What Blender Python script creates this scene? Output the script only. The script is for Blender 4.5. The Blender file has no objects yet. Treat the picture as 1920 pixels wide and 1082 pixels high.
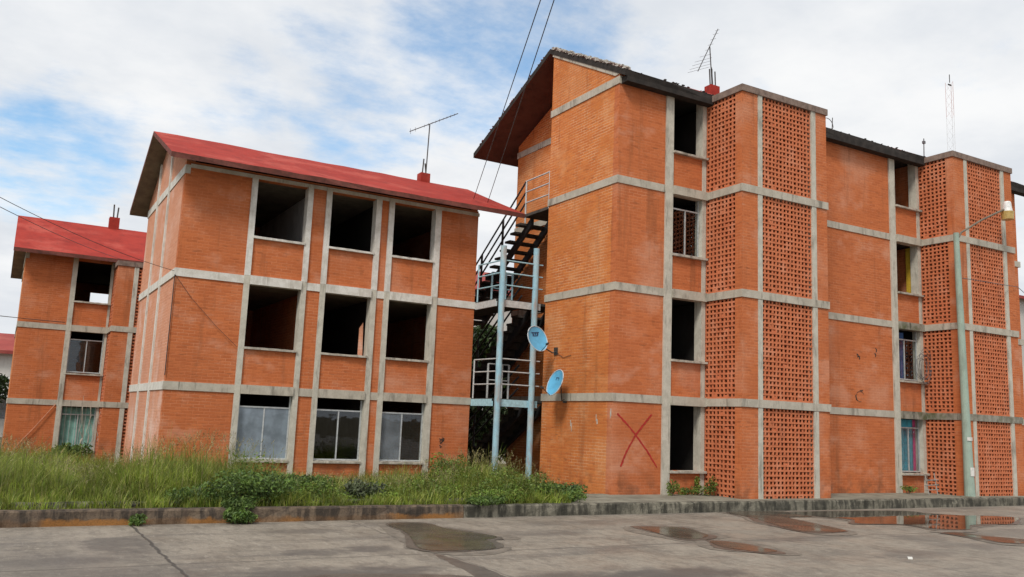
import bpy, math, random
import numpy as np
from mathutils import Vector, Matrix
random.seed(7)
rng = np.random.default_rng(11)
S = bpy.context.scene
COL = S.collection
R = math.radians

# ------------------------------------------------------------------ materials
def new_mat(name):
    m = bpy.data.materials.new(name); m.use_nodes = True
    nt = m.node_tree
    b = nt.nodes['Principled BSDF']
    return m, nt, b

def nd(nt, kind, **kw):
    n = nt.nodes.new(kind)
    for k, v in kw.items():
        if k == 'inp':
            for kk, vv in v.items(): n.inputs[kk].default_value = vv
        else: setattr(n, k, v)
    return n

def c4(c): return (c[0], c[1], c[2], 1)

def pos(nt):
    return nd(nt, 'ShaderNodeNewGeometry').outputs['Position']

def noise(nt, vec, scale, detail=4, rough=.55, stretch=None):
    if stretch:
        m = nd(nt, 'ShaderNodeMapping'); m.inputs['Scale'].default_value = stretch
        nt.links.new(vec, m.inputs['Vector']); vec = m.outputs[0]
    n = nd(nt, 'ShaderNodeTexNoise', inp={'Scale': scale, 'Detail': detail, 'Roughness': rough})
    nt.links.new(vec, n.inputs['Vector'])
    return n.outputs['Fac']

def ramp(nt, fac, lo, hi, a=0., b=1.):
    n = nd(nt, 'ShaderNodeMapRange', inp={'From Min': lo, 'From Max': hi, 'To Min': a, 'To Max': b})
    n.interpolation_type = 'SMOOTHSTEP'
    nt.links.new(fac, n.inputs['Value']); return n.outputs[0]

def mixc(nt, fac, a, b, mode='MIX'):
    n = nd(nt, 'ShaderNodeMix', data_type='RGBA', blend_type=mode)
    for i, v in ((0, fac), (6, a), (7, b)):
        if hasattr(v, 'is_output'): nt.links.new(v, n.inputs[i])
        elif i == 0: n.inputs[0].default_value = v
        else: n.inputs[i].default_value = c4(v)
    return n.outputs[2]

def mth(nt, op, a, b=0.):
    n = nd(nt, 'ShaderNodeMath', operation=op)
    for i, v in enumerate((a, b)):
        if hasattr(v, 'is_output'): nt.links.new(v, n.inputs[i])
        else: n.inputs[i].default_value = v
    return n.outputs[0]

def bump(nt, b, h, strength, dist=.01):
    n = nd(nt, 'ShaderNodeBump', inp={'Strength': strength, 'Distance': dist})
    nt.links.new(h, n.inputs['Height']); nt.links.new(n.outputs[0], b.inputs['Normal'])

def brick_mat(name, c1, c2, mortar, stain=(.2, .075, .035), pale=(.62, .3, .2), pale_amt=.25, mort_amt=.6, bstr=.5):
    m, nt, b = new_mat(name)
    g = nd(nt, 'ShaderNodeNewGeometry')
    sp = nd(nt, 'ShaderNodeSeparateXYZ'); nt.links.new(g.outputs['Position'], sp.inputs[0])
    sn = nd(nt, 'ShaderNodeSeparateXYZ'); nt.links.new(g.outputs['True Normal'], sn.inputs[0])
    ax = mth(nt, 'GREATER_THAN', mth(nt, 'ABSOLUTE', sn.outputs[0]), .7)
    u = mth(nt, 'ADD', mth(nt, 'MULTIPLY', sp.outputs[1], ax), mth(nt, 'MULTIPLY', sp.outputs[0], mth(nt, 'SUBTRACT', 1., ax)))
    # courses are laid by hand: let them wander a few millimetres
    wob = mth(nt, 'MULTIPLY', mth(nt, 'SUBTRACT', noise(nt, g.outputs['Position'], 1.3, 2), .5), .03)
    cb = nd(nt, 'ShaderNodeCombineXYZ'); nt.links.new(u, cb.inputs[0]); nt.links.new(mth(nt, 'ADD', sp.outputs[2], wob), cb.inputs[1])
    br = nd(nt, 'ShaderNodeTexBrick', inp={'Scale': 1., 'Mortar Size': .008, 'Mortar Smooth': .3, 'Bias': 0., 'Brick Width': .25, 'Row Height': .073,
            'Color1': c4(c1), 'Color2': c4(c2), 'Mortar': c4(c1)})
    nt.links.new(cb.outputs[0], br.inputs['Vector'])
    P = g.outputs['Position']
    # mortar shows in some places, is brushed over with slip in others
    mv = ramp(nt, noise(nt, P, 1.1, 5, .65), .4, .64, .1, 1.)
    col = mixc(nt, mth(nt, 'MULTIPLY', mth(nt, 'MULTIPLY', br.outputs['Fac'], mv), mort_amt), br.outputs['Color'], mortar)
    # single bricks burnt darker or paler: streaks along the courses
    st = noise(nt, cb.outputs[0], 1., 3, .6, stretch=(3.2, 13.5, 1))
    col = mixc(nt, ramp(nt, st, .56, .74, 0, .55), col, stain)
    st2 = noise(nt, cb.outputs[0], 1., 3, .6, stretch=(2.6, 14.2, 5))
    col = mixc(nt, ramp(nt, st2, .6, .78, 0, .5), col, pale)
    col = mixc(nt, ramp(nt, noise(nt, P, .55, 5), .5, .72, 0, pale_amt), col, pale)
    dr = noise(nt, P, 1., 5, .65, stretch=(2.6, 2.6, .22))
    col = mixc(nt, ramp(nt, dr, .54, .72, 0, .5), col, stain)
    col = mixc(nt, ramp(nt, noise(nt, P, 22, 3), .3, .75, 0, .22), col, (c1[0]*.55, c1[1]*.5, c1[2]*.5))
    # batches of brick: whole areas fired paler or browner
    col = mixc(nt, ramp(nt, noise(nt, P, .42, 4, .6), .5, .66, 0, .4), col, (c1[0]*.72, c1[1]*.7, c1[2]*.75))
    col = mixc(nt, ramp(nt, noise(nt, P, .8, 5, .65, stretch=(1, 1, 1.6)), .54, .7, 0, .4), col, (pale[0], pale[1]*1.05, pale[2]*1.1))
    # splashed dirt low down on the wall
    low = mth(nt, 'MULTIPLY', ramp(nt, sp.outputs[2], .75, -.1, 0, 1), ramp(nt, noise(nt, P, 3.2, 5), .42, .68))
    col = mixc(nt, mth(nt, 'MULTIPLY', low, .6), col, (.1, .055, .035))
    nt.links.new(col, b.inputs['Base Color'])
    b.inputs['Roughness'].default_value = .9; b.inputs['Specular IOR Level'].default_value = .2
    h = mth(nt, 'ADD', mth(nt, 'MULTIPLY', br.outputs['Fac'], -1.), mth(nt, 'MULTIPLY', noise(nt, P, 40, 2), .5))
    bump(nt, b, h, bstr, .008)
    return m

def mottled(name, c1, c2, scale=3., dark=None, dark_amt=.5, streak=True, rough=.9, c3=None, bmp=.3, lo=.35, hi=.7):
    m, nt, b = new_mat(name)
    P = pos(nt)
    col = mixc(nt, ramp(nt, noise(nt, P, scale, 5, .6), lo, hi), c1, c2)
    if c3: col = mixc(nt, ramp(nt, noise(nt, P, scale*.4, 4, .6), .5, .7), col, c3)
    if dark:
        d = noise(nt, P, 1., 5, .65, stretch=(3.5, 3.5, .9 if streak else 3.5))
        col = mixc(nt, ramp(nt, d, .52, .72, 0, dark_amt), col, dark)
        if streak: col = mixc(nt, ramp(nt, noise(nt, P, 1., 5, .7, stretch=(9., 9., 1.1)), .56, .7, 0, dark_amt), col, dark)
    col = mixc(nt, ramp(nt, noise(nt, P, 30, 3), .35, .75, 0, .2), col, (c1[0]*.5, c1[1]*.5, c1[2]*.5))
    nt.links.new(col, b.inputs['Base Color']); b.inputs['Roughness'].default_value = rough; b.inputs['Specular IOR Level'].default_value = .2
    if bmp: bump(nt, b, noise(nt, P, 35, 4), bmp, .006)
    return m

def plain(name, c, rough=.6, metal=0., var=.25, scale=14.):
    m, nt, b = new_mat(name)
    col = mixc(nt, ramp(nt, noise(nt, pos(nt), scale, 4), .35, .7), c, tuple(v*(1-var) for v in c))
    nt.links.new(col, b.inputs['Base Color'])
    b.inputs['Roughness'].default_value = rough; b.inputs['Metallic'].default_value = metal
    return m

def glass_mat(name, tint=(.6, .68, .7), film=None, film_amt=.0):
    m, nt, b = new_mat(name)
    out = nt.nodes['Material Output']
    tr = nd(nt, 'ShaderNodeBsdfTransparent', inp={'Color': c4(tint)})
    gl = nd(nt, 'ShaderNodeBsdfGlossy', inp={'Roughness': .02, 'Color': (.95, .97, 1, 1)})
    lw = nd(nt, 'ShaderNodeLayerWeight', inp={'Blend': .5}); frv = mth(nt, 'ADD', mth(nt, 'MULTIPLY', mth(nt, 'POWER', lw.outputs['Facing'], 4.), .75), .045)
    bp = nd(nt, 'ShaderNodeBump', inp={'Strength': .08, 'Distance': .02}); nt.links.new(noise(nt, pos(nt), 2.5, 2), bp.inputs['Height'])
    nt.links.new(bp.outputs[0], gl.inputs['Normal'])
    base = tr.outputs[0]
    if film:
        df = nd(nt, 'ShaderNodeBsdfDiffuse'); 
        cc = mixc(nt, ramp(nt, noise(nt, pos(nt), 2.2, 4), .3, .7), film, tuple(v*.55 for v in film)); nt.links.new(cc, df.inputs['Color'])
        mx = nd(nt, 'ShaderNodeMixShader', inp={0: film_amt}); nt.links.new(base, mx.inputs[1]); nt.links.new(df.outputs[0], mx.inputs[2]); base = mx.outputs[0]
    mx = nd(nt, 'ShaderNodeMixShader'); nt.links.new(frv, mx.inputs[0]); nt.links.new(base, mx.inputs[1]); nt.links.new(gl.outputs[0], mx.inputs[2])
    nt.links.new(mx.outputs[0], out.inputs[0]); nt.nodes.remove(b)
    return m

M = {}
M['brick'] = brick_mat('brick_orange', (.56, .168, .06), (.465, .13, .046), (.64, .35, .22), pale=(.63, .315, .2), pale_amt=.6, mort_amt=.33)
M['brick_side'] = brick_mat('brick_orange_worn_sunlit', (.65, .215, .058), (.54, .158, .044), (.84, .52, .31), pale=(.74, .37, .17), pale_amt=.35, mort_amt=1., bstr=1.)  # sunlight on side walls put into a brighter orange; mortar shows more
M['brick_pale'] = brick_mat('brick_sunlit_pink', (.66, .31, .19), (.6, .26, .15), (.72, .52, .42), pale=(.74, .54, .45), pale_amt=.75, mort_amt=.4, stain=(.35, .14, .08))  # sunlight on the left block's end wall painted in as paler pink
M['lattice'] = mottled('terracotta_lattice', (.60, .195, .09), (.52, .155, .07), 6., (.3, .1, .055), .35, c3=(.64, .25, .14))
M['conc'] = mottled('concrete_grey', (.50, .46, .385), (.40, .365, .3), 4., (.12, .105, .085), .7)
M['conc_light'] = mottled('concrete_whitewashed', (.70, .68, .63), (.56, .53, .47), 5., (.3, .27, .22), .45)
M['conc_col'] = mottled('concrete_column', (.56, .53, .45), (.46, .43, .36), 5., (.17, .15, .12), .65)
M['conc_moss'] = mottled('concrete_mossy', (.32, .3, .25), (.18, .17, .13), 5., (.03, .03, .022), .9, c3=(.11, .12, .06))
M['sill'] = mottled('concrete_sill', (.52, .48, .41), (.34, .31, .26), 9., (.1, .09, .07), .6)
def kerb_mat(name, c1, c2, dark, low):
    m, nt, b = new_mat(name); P = pos(nt); sp = nd(nt, 'ShaderNodeSeparateXYZ'); nt.links.new(P, sp.inputs[0])
    col = mixc(nt, ramp(nt, noise(nt, P, 5., 6, .7), .35, .65), c1, c2)
    col = mixc(nt, ramp(nt, noise(nt, P, 1., 5, .7, stretch=(7., 7., 1.4)), .42, .6, 0, .85), col, dark)
    col = mixc(nt, ramp(nt, noise(nt, P, 1.3, 4, .6), .5, .68, 0, .8), col, dark)
    if low:
        lz = mth(nt, 'ADD', sp.outputs[2], mth(nt, 'MULTIPLY', mth(nt, 'SUBTRACT', noise(nt, P, 3.5, 5, .7), .5), .22))
        col = mixc(nt, mth(nt, 'MULTIPLY', ramp(nt, lz, -.09, -.15), ramp(nt, noise(nt, P, .8, 3), .4, .55, .15, .9)), col, low)
    col = mixc(nt, ramp(nt, noise(nt, P, 45, 3, .7), .45, .75, 0, .45), col, tuple(v*.35 for v in c2))
    nt.links.new(col, b.inputs['Base Color']); b.inputs['Roughness'].default_value = .95
    bump(nt, b, noise(nt, P, 28, 5, .7), .9, .015)
    return m
M['kerb'] = kerb_mat('kerb_concrete', (.24, .22, .17), (.13, .12, .09), (.022, .021, .015), None)
M['kerb_left'] = kerb_mat('kerb_worn_paint', (.17, .125, .085), (.1, .07, .05), (.028, .022, .017), (.3, .13, .03))
M['pave'] = mottled('pavement_concrete', (.26, .25, .2), (.16, .15, .12), 1.6, (.07, .07, .05), .7, streak=False)
M['soil'] = mottled('soil', (.13, .1, .06), (.08, .065, .035), 3., (.05, .07, .02), .7, streak=False)
M['roof_red'] = mottled('roof_red_paint', (.36, .04, .028), (.28, .03, .022), 1.6, (.17, .03, .025), .6, c3=(.42, .075, .055), streak=False, bmp=.2)
M['soffit'] = mottled('soffit_concrete', (.22, .185, .14), (.15, .125, .1), 3., (.1, .07, .05), .5, streak=False)
M['soffit_red'] = mottled('soffit_red_brown', (.15, .075, .058), (.11, .052, .042), 2., (.05, .03, .025), .6, streak=False)
M['roof_edge'] = mottled('roof_edge_dark', (.045, .038, .034), (.025, .022, .02), 6., (.03, .028, .025), .6, streak=False)
M['roof_edge_red'] = mottled('roof_edge_brown', (.2, .07, .055), (.12, .05, .04), 6., (.06, .04, .03), .6, streak=False)
M['rubble'] = mottled('roof_rubble', (.55, .52, .47), (.3, .27, .23), 9., (.1, .09, .08), .6, streak=False)
M['cap'] = mottled('tower_cap_brick', (.26, .19, .155), (.17, .12, .1), 7., (.07, .06, .05), .6)
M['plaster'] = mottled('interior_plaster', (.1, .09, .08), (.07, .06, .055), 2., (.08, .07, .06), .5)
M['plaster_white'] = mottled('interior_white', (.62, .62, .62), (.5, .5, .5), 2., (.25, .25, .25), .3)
M['plaster_dark'] = mottled('interior_shaded', (.03, .027, .025), (.02, .018, .016), 2., (.03, .03, .03), .5)  # darkness of the rooms put into a near-black plaster colour
M['yellow'] = plain('yellow_paint', (.65, .42, .03), .8)
M['alu'] = plain('window_metal', (.55, .57, .57), .45, .3)
M['steel_dark'] = plain('dark_steel', (.045, .045, .048), .6, .2)
M['tread'] = mottled('stair_tread', (.09, .075, .065), (.05, .045, .04), 6., (.025, .022, .02), .5, streak=False)
M['blue_pole'] = mottled('pole_blue_paint', (.34, .55, .64), (.27, .45, .54), 4., (.36, .25, .2), .85, c3=(.42, .5, .52), rough=.6)
M['blue_rail'] = plain('rail_blue_paint', (.4, .64, .72), .55)
M['rail_white'] = plain('rail_pale_paint', (.55, .56, .55), .55)
M['dish'] = plain('dish_blue', (.12, .43, .68), .4, 0, .18, 6)
M['dish_edge'] = plain('dish_rim', (.55, .6, .63), .5)
M['dish_mark'] = plain('dish_marking', (.02, .05, .13), .5)
M['dark_metal'] = plain('weathered_metal', (.07, .065, .06), .6, .3)
M['cable'] = plain('cable_black', (.03, .03, .033), .6)
M['cable_grey'] = plain('cable_grey', (.12, .12, .13), .6)
M['cable_pale'] = plain('rusty_pale_wire', (.34, .33, .3), .6)
M['lamp_green'] = mottled('lamp_post_paint', (.34, .43, .36), (.27, .35, .3), 3., (.2, .2, .15), .5, rough=.55)
M['lamp_white'] = plain('lamp_white', (.8, .8, .78), .4)
M['lamp_lens'] = plain('lamp_lens', (.52, .36, .12), .35)
M['paper'] = plain('paper', (.7, .69, .65), .9)
M['red_paint'] = plain('sprayed_red', (.42, .02, .012), .7)
M['black_paint'] = plain('sprayed_black', (.06, .035, .025), .8)
M['chalk'] = plain('chalk_mark', (.6, .56, .5), .9)
M['teal_cloth'] = plain('teal_curtain', (.24, .46, .4), .9, 0, .4, 5)
M['blue_cloth'] = plain('blue_curtain', (.08, .4, .52), .9, 0, .35, 5)
M['navy_cloth'] = plain('navy_curtain', (.05, .12, .3), .9, 0, .4, 5)
M['pink_cloth'] = plain('pink_curtain', (.6, .08, .22), .9, 0, .3, 5)
M['grey_cloth'] = plain('grey_curtain', (.36, .4, .43), .9, 0, .3, 5)
M['glass'] = glass_mat('glass_clear', (.9, .92, .92))
M['glass_dust'] = glass_mat('glass_dusty', tint=(.85, .88, .9), film=(.4, .45, .5), film_amt=.3)
M['glass_blue'] = glass_mat('glass_painted_sky', film=(.36, .43, .5), film_amt=.7)  # pale film colour stands in for clouds reflected in the panes
M['mast_red'] = plain('mast_red', (.55, .3, .27), .6)
M['mast_white'] = plain('mast_white', (.7, .7, .72), .6)
M['trunk'] = mottled('bark', (.14, .1, .07), (.08, .06, .04), 8.)
M['far_white'] = mottled('far_render', (.6, .58, .54), (.5, .48, .45), .8, (.35, .33, .3), .4)
M['far_red'] = mottled('far_roof', (.33, .07, .06), (.26, .055, .05), 1., None, c3=(.36, .1, .08))
M['mint'] = mottled('mint_wall', (.5, .55, .42), (.42, .47, .36), 1.5, (.25, .25, .18), .5)

def leaf_mat(name, cols, trans=.25):
    m, nt, b = new_mat(name)
    g = nd(nt, 'ShaderNodeNewGeometry')
    cr = nd(nt, 'ShaderNodeValToRGB')
    el = cr.color_ramp.elements
    el[0].color = c4(cols[0]); el[0].position = 0
    el[1].color = c4(cols[-1]); el[1].position = 1
    for i, c in enumerate(cols[1:-1]):
        e = el.new((i+1)/(len(cols)-1)); e.color = c4(c)
    nt.links.new(g.outputs['Random Per Island'], cr.inputs[0])
    big = mth(nt, 'MULTIPLY', ramp(nt, noise(nt, g.outputs['Position'], .9, 3), .35, .68, .75, 1.2), ramp(nt, noise(nt, g.outputs['Position'], 5.5, 3),   .32, .7, .45, 1.35))
    col = mixc(nt, 1., cr.outputs[0], (1, 1, 1), 'MULTIPLY')
    mul = nd(nt, 'ShaderNodeVectorMath', operation='SCALE'); nt.links.new(col, mul.inputs[0]); nt.links.new(big, mul.inputs['Scale'])
    nt.links.new(mul.outputs[0], b.inputs['Base Color'])
    b.inputs['Roughness'].default_value = .6
    out = nt.nodes['Material Output']
    tl = nd(nt, 'ShaderNodeBsdfTranslucent'); nt.links.new(mul.outputs[0], tl.inputs[0])
    mx = nd(nt, 'ShaderNodeMixShader', inp={0: trans}); nt.links.new(b.outputs[0], mx.inputs[1]); nt.links.new(tl.outputs[0], mx.inputs[2])
    nt.links.new(mx.outputs[0], out.inputs[0])
    return m
M['grass'] = leaf_mat('grass_blades', [(.14, .22, .022), (.21, .29, .035), (.27, .33, .045), (.34, .36, .07), (.17, .26, .028), (.42, .39, .13)], .4)
M['straw'] = leaf_mat('dry_grass', [(.36, .3, .13), (.28, .24, .1), (.42, .38, .2)])
M['weed'] = leaf_mat('weed_leaves', [(.06, .12, .02), (.1, .17, .03), (.14, .21, .04), (.07, .13, .035)])
M['weed_light'] = leaf_mat('weed_leaves_light', [(.13, .22, .03), (.19, .27, .04), (.1, .18, .026), (.26, .27, .06)])
M['weed_grey'] = leaf_mat('weed_leaves_grey', [(.09, .11, .06), (.13, .15, .08), (.07, .1, .045)])
M['tree_leaf'] = leaf_mat('tree_leaves', [(.015, .035, .008), (.03, .06, .012), (.05, .085, .018)])  # greens darkened so the leaves carry the shade of the stair gap

def street_mat():
    m, nt, b = new_mat('street_concrete')
    P = pos(nt)
    sp = nd(nt, 'ShaderNodeSeparateXYZ'); nt.links.new(P, sp.inputs[0])
    col = mixc(nt, ramp(nt, noise(nt, P, 1.1, 6, .62), .32, .7), (.265, .228, .184), (.15, .127, .102))
    col = mixc(nt, ramp(nt, noise(nt, P, 7., 5, .7), .35, .7, 0, .5), col, (.31, .27, .215))
    # scuffs run along the street
    col = mixc(nt, ramp(nt, noise(nt, P, 1., 5, .65, stretch=(.35, 1.9, 1)), .5, .7, 0, .75), col, (.115, .1, .087))
    col = mixc(nt, ramp(nt, noise(nt, P, 1., 4, .6, stretch=(.5, .7, 1)), .56, .72, 0, .6), col, (.1, .088, .078))
    col = mixc(nt, ramp(nt, noise(nt, P, 34, 4, .8), .46, .7, 0, .55), col, (.105, .09, .074))
    col = mixc(nt, ramp(nt, noise(nt, P, 29, 4, .8, stretch=(1, 1.3, 1)), .54, .72, 0, .55), col, (.4, .365, .31))
    col = mixc(nt, ramp(nt, noise(nt, P, 7., 6, .78, stretch=(1, .42, 1)), .47, .64, 0, .55), col, (.11, .094, .077))
    col = mixc(nt, ramp(nt, noise(nt, P, 11., 6, .8, stretch=(1, .4, 1)), .54, .68, 0, .5), col, (.4, .36, .3))
    # oil and damp stains of their own shape
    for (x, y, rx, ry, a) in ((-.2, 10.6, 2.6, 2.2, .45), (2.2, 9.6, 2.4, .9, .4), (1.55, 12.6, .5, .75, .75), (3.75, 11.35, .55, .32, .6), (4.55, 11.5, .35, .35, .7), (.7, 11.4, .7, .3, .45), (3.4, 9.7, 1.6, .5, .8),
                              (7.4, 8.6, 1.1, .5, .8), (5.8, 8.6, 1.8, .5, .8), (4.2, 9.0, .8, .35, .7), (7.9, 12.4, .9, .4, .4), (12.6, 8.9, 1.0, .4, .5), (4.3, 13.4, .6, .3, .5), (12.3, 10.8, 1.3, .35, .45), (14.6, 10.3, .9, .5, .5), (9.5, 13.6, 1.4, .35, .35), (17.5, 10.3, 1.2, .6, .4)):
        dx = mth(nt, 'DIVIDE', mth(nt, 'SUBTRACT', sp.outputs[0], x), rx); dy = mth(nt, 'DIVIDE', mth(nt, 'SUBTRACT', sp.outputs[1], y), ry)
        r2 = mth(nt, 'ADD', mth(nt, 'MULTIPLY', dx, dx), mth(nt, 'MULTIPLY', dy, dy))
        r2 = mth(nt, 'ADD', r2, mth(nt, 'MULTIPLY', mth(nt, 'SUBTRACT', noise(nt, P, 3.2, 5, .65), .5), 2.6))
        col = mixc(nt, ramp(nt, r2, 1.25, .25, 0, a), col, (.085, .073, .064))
    # slab joints and one wandering crack
    nx = noise(nt, P, 2.4, 4); ny = noise(nt, P, 1.2, 4)
    def line(coord, at, wob, n, w, lo=None):
        d = mth(nt, 'ABSOLUTE', mth(nt, 'ADD', mth(nt, 'SUBTRACT', coord, at), mth(nt, 'MULTIPLY', mth(nt, 'SUBTRACT', n, .5), wob)))
        return ramp(nt, d, w, w*.35)
    ln = line(sp.outputs[0], 1.945, .16, nx, .03)
    ln2 = line(sp.outputs[1], 10.86, .1, ny, .022)
    ln3 = line(sp.outputs[0], 11.6, .06, nx, .02)
    ln4 = line(sp.outputs[0], 5.35, .14, nx, .02)
    tot = mth(nt, 'MAXIMUM', mth(nt, 'MAXIMUM', ln, mth(nt, 'MULTIPLY', ln2, .75)), mth(nt, 'MULTIPLY', mth(nt, 'MAXIMUM', ln3, ln4), .5))
    col = mixc(nt, mth(nt, 'MULTIPLY', tot, .9), col, (.045, .038, .032))
    nt.links.new(col, b.inputs['Base Color'])
    rg = ramp(nt, noise(nt, P, 1.3, 5), .35, .7, .55, .9); nt.links.new(rg, b.inputs['Roughness'])
    h = mth(nt, 'SUBTRACT', mth(nt, 'MULTIPLY', noise(nt, P, 22, 5), .6), mth(nt, 'MULTIPLY', tot, 1.5))
    bump(nt, b, h, .5, .012)
    return m
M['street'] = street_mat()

def puddle_mat():
    m, nt, b = new_mat('rain_water')
    P = pos(nt)
    col = mixc(nt, ramp(nt, noise(nt, P, 1.5, 4), .35, .7), (.075, .06, .045), (.05, .04, .03))
    nt.links.new(col, b.inputs['Base Color'])
    b.inputs['Roughness'].default_value = .025; b.inputs['IOR'].default_value = 1.33
    bump(nt, b, noise(nt, P, 9, 2), .02, .01)
    return m
M['water'] = puddle_mat()
def shallow_mat():
    m, nt, b = new_mat('shallow_rain_water'); P = pos(nt)
    col = mixc(nt, ramp(nt, noise(nt, P, 2.5, 5), .35, .7), (.1, .082, .062), (.06, .05, .04))
    nt.links.new(col, b.inputs['Base Color'])
    nt.links.new(ramp(nt, noise(nt, P, 1.6, 4), .35, .65, .06, .3), b.inputs['Roughness']); b.inputs['IOR'].default_value = 1.13
    bump(nt, b, noise(nt, P, 26, 4), .12, .01)
    return m
M['shallow'] = shallow_mat()
M['wet'] = None
def wet_mat():
    m, nt, b = new_mat('wet_concrete')
    P = pos(nt)
    col = mixc(nt, ramp(nt, noise(nt, P, 7, 5, .7), .35, .7), (.12, .102, .085), (.075, .064, .054))
    nt.links.new(col, b.inputs['Base Color']); b.inputs['Roughness'].default_value = .38
    bump(nt, b, noise(nt, P, 22, 5), .4, .01)
    return m
M['wet'] = wet_mat()
def damp_mat():
    m, nt, b = new_mat('damp_concrete'); P = pos(nt)
    col = mixc(nt, ramp(nt, noise(nt, P, 5, 6, .75), .35, .65), (.2, .17, .137), (.115, .098, .078))
    nt.links.new(col, b.inputs['Base Color']); b.inputs['Roughness'].default_value = .7
    bump(nt, b, noise(nt, P, 22, 5), .4, .01)
    return m
M['damp'] = damp_mat()

# ------------------------------------------------------------------ mesh helpers
WOFF = {}   # world translation of every object (no rotations on parents)

class MB:
    def __init__(s): s.v = []; s.f = []; s.m = []
    def add(s, vs, fs, mi=0):
        k = len(s.v); s.v += [tuple(p) for p in vs]
        for f in fs: s.f.append(tuple(i+k for i in f)); s.m.append(mi)
    def box(s, x0, x1, y0, y1, z0, z1, mi=0):
        s.add([(x0,y0,z0),(x1,y0,z0),(x1,y1,z0),(x0,y1,z0),(x0,y0,z1),(x1,y0,z1),(x1,y1,z1),(x0,y1,z1)],
              [(0,3,2,1),(4,5,6,7),(0,1,5,4),(1,2,6,5),(2,3,7,6),(3,0,4,7)], mi)
        return s
    def prism(s, pts, d, mi=0):
        """extrude the polygon pts along the vector d"""
        n = len(pts); a = [Vector(p) for p in pts]; bb = [p+Vector(d) for p in a]
        nrm = Vector((0,0,0))
        for i in range(n): nrm += a[i].cross(a[(i+1)%n])
        if nrm.dot(Vector(d)) > 0: a.reverse(); bb.reverse()
        s.add(a+bb, [tuple(range(n)), tuple(range(2*n-1, n-1, -1))]+[((i+1)%n, i, n+i, n+(i+1)%n) for i in range(n)], mi)
        return s
    def tube(s, pts, r, n=8, mi=0, r1=None):
        pts = [Vector(p) for p in pts]; k = len(pts); rings = []
        for i, p in enumerate(pts):
            t = (pts[min(i+1,k-1)]-pts[max(i-1,0)]).normalized()
            ref = Vector((0,0,1)) if abs(t.z) < .9 else Vector((1,0,0))
            a = t.cross(ref).normalized(); c = t.cross(a)
            rr = r if r1 is None else r+(r1-r)*i/max(1,k-1)
            rings.append([p+(a*math.cos(2*math.pi*j/n)+c*math.sin(2*math.pi*j/n))*rr for j in range(n)])
        vs = [q for rg in rings for q in rg]; fs = []
        for i in range(k-1):
            for j in range(n):
                a_, b_ = i*n+j, i*n+(j+1)%n
                fs.append((a_, a_+n, b_+n, b_))
        fs.append(tuple(range(n))); fs.append(tuple(range(k*n-1, (k-1)*n-1, -1)))
        s.add(vs, fs, mi); return s
    def grid_wall(s, axis, at, thick, u0, u1, z0, z1, holes, mi=0):
        """wall in the plane axis=at, thick towards +axis, with rectangular holes (ua,ub,za,zb)"""
        us = sorted({u0, u1}|{h for q in holes for h in q[:2] if u0 < h < u1}); zs = sorted({z0, z1}|{h for q in holes for h in q[2:] if z0 < h < z1})
        def solid(i, j):
            if i < 0 or j < 0 or i >= len(us)-1 or j >= len(zs)-1: return False
            cu, cz = (us[i]+us[i+1])/2, (zs[j]+zs[j+1])/2
            return not any(a < cu < b and c < cz < d for a, b, c, d in holes)
        def pt(u, w, z): return (u, at+w, z) if axis == 'y' else (at+w, u, z)
        for i in range(len(us)-1):
            for j in range(len(zs)-1):
                if not solid(i, j): continue
                a, b, c, d = us[i], us[i+1], zs[j], zs[j+1]; T = thick
                q = [[pt(a,0,c), pt(b,0,c), pt(b,0,d), pt(a,0,d)], [pt(b,T,c), pt(a,T,c), pt(a,T,d), pt(b,T,d)]]
                if not solid(i-1,j): q.append([pt(a,T,c), pt(a,0,c), pt(a,0,d), pt(a,T,d)])
                if not solid(i+1,j): q.append([pt(b,0,c), pt(b,T,c), pt(b,T,d), pt(b,0,d)])
                if not solid(i,j-1): q.append([pt(a,T,c), pt(b,T,c), pt(b,0,c), pt(a,0,c)])
                if not solid(i,j+1): q.append([pt(a,0,d), pt(b,0,d), pt(b,T,d), pt(a,T,d)])
                for f in q:
                    if axis == 'x': f = f[::-1]
                    s.add(f, [(0,1,2,3)], mi)
        return s
    def build(s, name, mats, parent=None, smooth=False, local=False):
        me = bpy.data.meshes.new(name); me.from_pydata(s.v, [], s.f)
        if not isinstance(mats, (list, tuple)): mats = [mats]
        for m in mats: me.materials.append(M[m] if isinstance(m, str) else m)
        if len(mats) > 1: me.polygons.foreach_set('material_index', s.m)
        if smooth: me.polygons.foreach_set('use_smooth', [True]*len(s.f))
        me.update()
        o = bpy.data.objects.new(name, me); COL.objects.link(o)
        WOFF[o] = Vector((0,0,0))
        if parent:
            o.parent = parent
            if not local: o.location = -WOFF[parent]
            else: WOFF[o] = WOFF[parent]
        return o

def tag(o, label=None, cat=None, group=None, kind=None):
    for k, v in (('label', label), ('category', cat), ('group', group), ('kind', kind)):
        if v: o[k] = v
    return o
def thing(name, loc, label, cat, group=None):
    o = bpy.data.objects.new(name, None); COL.objects.link(o); o.location = loc; o.empty_display_size = .3
    WOFF[o] = Vector(loc)
    return tag(o, label, cat, group)
def rep(o, parent, d):
    """a copy of a part (sharing its mesh) moved by d, with its own children"""
    c = o.copy(); COL.objects.link(c); c.parent = parent
    WOFF[c] = WOFF[o] + Vector(d)
    c.location = (WOFF[o] + Vector(d)) - WOFF[parent]
    return c

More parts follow.
